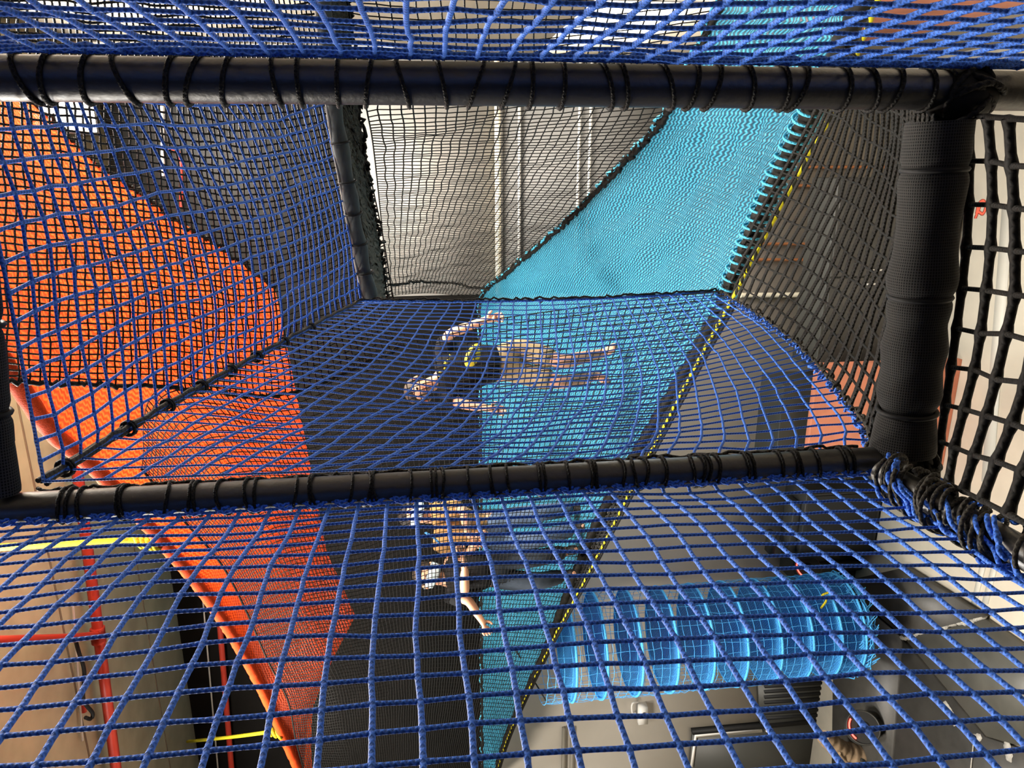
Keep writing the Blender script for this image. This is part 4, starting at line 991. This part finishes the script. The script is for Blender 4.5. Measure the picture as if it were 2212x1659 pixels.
# emblem and printed words on the shirt front
def chest_frame(px, py, d): return P(px, py, d)
ce = P(1022, 748 + 20, D1 - .215); ux = nrm(P(1040, 735, D1) - P(1005, 800, D1)); fz = nrm(CAMPOS - ce); uy = np.cross(fz, ux)
mb = MB(); ring_ = [ce + ux * .085 * math.cos(a) + uy * .045 * math.sin(a) for a in np.linspace(0, 2 * PI, 32, endpoint=False)]; mb.prism(ring_, fz * .004); mb.build('emblem', YEL, sh, False)
bat = [(-.07, .0), (-.045, .028), (-.02, .022), (-.008, .030), (.008, .030), (.02, .022), (.045, .028), (.07, 0), (.045, -.012), (.02, -.006), (0, -.03), (-.02, -.006), (-.045, -.012)]
mb = MB(); mb.prism([ce + fz * .004 + ux * x * .9 + uy * y * .9 for x, y in bat], fz * .003); mb.build('emblem_mark', BLKCLOTH, sh, False)
tx = P(962, 790, D1 - .25)
for i, (a, b, w, h_) in enumerate(((-.075, 0, .018, .022), (-.05, .008, .016, .024), (-.018, -.004, .022, .018), (.015, .006, .018, .024), (.045, 0, .016, .02), (.072, .004, .014, .022))):
    mb = MB(); c_ = tx + ux * a + uy * b
    mb.prism([c_ + ux * x * w * .5 + uy * y * h_ * .5 for x, y in ((-1, -1), (-.4, -.2), (1, -1), (.6, 0), (1, 1), (0, .5), (-1, 1), (-.5, 0))], fz * .003); mb.build('print', YEL, sh, False)

D2 = 6.25
p2 = dict(head=P(893, 1112, D2), neck=P(938, 1118, D2), chest=P(975, 1135, D2), pelvis=P(1060, 1150, D2),
    shL=P(958, 1178, D2), elL=P(1000, 1205, D2 - .1), wrL=P(1008, 1172, D2 - .25), haL=P(1050, 1190, D2 - .27),
    shR=P(955, 1098, D2 - .05), elR=P(1000, 1098, D2 - .28), wrR=P(1012, 1158, D2 - .34), haR=P(1048, 1182, D2 - .36),
    hipL=P(1085, 1175, D2), knL=P(1165, 1165, D2 - .15), anL=P(1243, 1142, D2 - .05), toeL=P(1262, 1136, D2 - .18),
    hipR=P(1082, 1122, D2), knR=P(1165, 1108, D2 - .1), anR=P(1243, 1098, D2), toeR=P(1262, 1090, D2 - .12))
p2['elL'] = P(1010, 1200, D2 - .02); p2['wrL'] = P(1030, 1168, D2 - .2); p2['haL'] = P(1042, 1150, D2 - .24)
t, sh, fr_ = person('masked adult in tan sleeves and blue jeans, partly behind the corded post', p2, (CAMPOS - p2['chest']) + np.array((2.5, 0, -1.5)), 1.03, dict(skin=SKIN, shirt=TAN, trousers=JEANS, hair=HAIR, shoes=PLASTIC, mask=True, sleeve=.9))
# open dark vest and lanyard
skinned('vest', [[(p2['pelvis'] * .55 + p2['chest'] * .45 + (-.05, -.02, 0), .165), (p2['chest'] + (-.05, -.02, -.02), .19), (p2['neck'] * .6 + p2['chest'] * .4, .12)], [(p2['chest'] + (-.05, -.02, -.02), .19), (p2['shL'] * .8 + p2['chest'] * .2, .088)]], t, DARKCLOTH)
mb = MB(); mb.tube(resample([P(918, 1150, D2 - .19), P(935, 1160, D2 - .21), P(952, 1176, D2 - .21)], 14), .010, 6); mb.build('lanyard', LANY, t)

D3 = 6.2
p3 = dict(head=P(925, 1242, D3), neck=P(960, 1252, D3), chest=P(990, 1240, D3), pelvis=P(1068, 1230, D3),
    shL=P(980, 1288, D3), elL=P(1012, 1296, D3 - .10), wrL=P(1040, 1340, D3 - .2), haL=P(1054, 1372, D3 - .22),
    shR=P(978, 1206, D3 - .05), elR=P(1000, 1290, D3 - .30), wrR=P(1003, 1212, D3 - .36), haR=P(996, 1190, D3 - .36),
    hipL=P(1090, 1252, D3), knL=P(1165, 1256, D3 - .12), anL=P(1224, 1242, D3 - .02), toeL=P(1242, 1238, D3 - .12),
    hipR=P(1090, 1210, D3), knR=P(1165, 1205, D3 - .12), anR=P(1228, 1190, D3 - .02), toeR=P(1246, 1186, D3 - .12))
p3['shR'] = P(975, 1210, D3); p3['elR'] = P(1004, 1282, D3 - .22)
t, sh, fr_ = person('masked adult in black shirt reaching one fist out over cyan slope', p3, (CAMPOS - p3['chest']) + np.array((2.0, 0, -.8)), 1.03, dict(skin=SKIN, shirt=BLKCLOTH, trousers=DKJEANS, hair=HAIR2, shoes=PLASTIC, mask=True, sleeve=.75, curlL=1.6))

# ------------------------------------------------------------------ light
lamp(-2.3, 4.0, 260, WARM, 'unseen ceiling lamp over the orange strip, added to light wall and mats', .45, 1.1)  # all but the corner lamp are unseen, added to light the hall
lamp(-5.0, 3.9, 500, NEUT, 'unseen ceiling lamp over the open hall, added to light floor and grey wall')
lamp(-7.4, 2.4, 520, WARM, 'unseen ceiling lamp far out over the open hall, added for its light')
lamp(.55, 5.2, 480, NEUT, 'unseen ceiling lamp above the cyan slope, added for light from behind')
lamp(.62, 3.4, 130, NEUT, 'unseen ceiling lamp by the window wall, added to light the blue nets', .4, 1.0)
lamp(.42, 7.2, 14, NEUT, 'ceiling lamp in the corner by the dark wall, glimpsed past the orange strip', .3, 1.2)
wl = bpy.data.lights.new('window_daylight', 'AREA'); wl.shape = 'RECTANGLE'; wl.size = ye - yb; wl.size_y = zt - zb; wl.energy = 45; wl.color = (1, .95, .88)
wo = bpy.data.objects.new('window_daylight', wl); C.objects.link(wo); wo.location = (XR - .02, (yb + ye) / 2, (zb + zt) / 2); wo.rotation_euler = (0, PI / 2, 0)
w = bpy.data.worlds.new('hall_ambient'); bpy.context.scene.world = w; w.use_nodes = True
bg = w.node_tree.nodes['Background']; bg.inputs[0].default_value = (1.0, .95, .88, 1); bg.inputs[1].default_value = .2
sc = bpy.context.scene
sc.view_settings.view_transform = 'Standard'; sc.view_settings.look = 'None'; sc.view_settings.gamma = 1; sc.view_settings.use_curve_mapping = False
sc.view_settings.exposure = 0.35
sc.cycles.use_adaptive_sampling = True; sc.cycles.adaptive_threshold = .02; sc.cycles.transparent_max_bounces = 14; sc.cycles.max_bounces = 6; sc.cycles.diffuse_bounces = 4
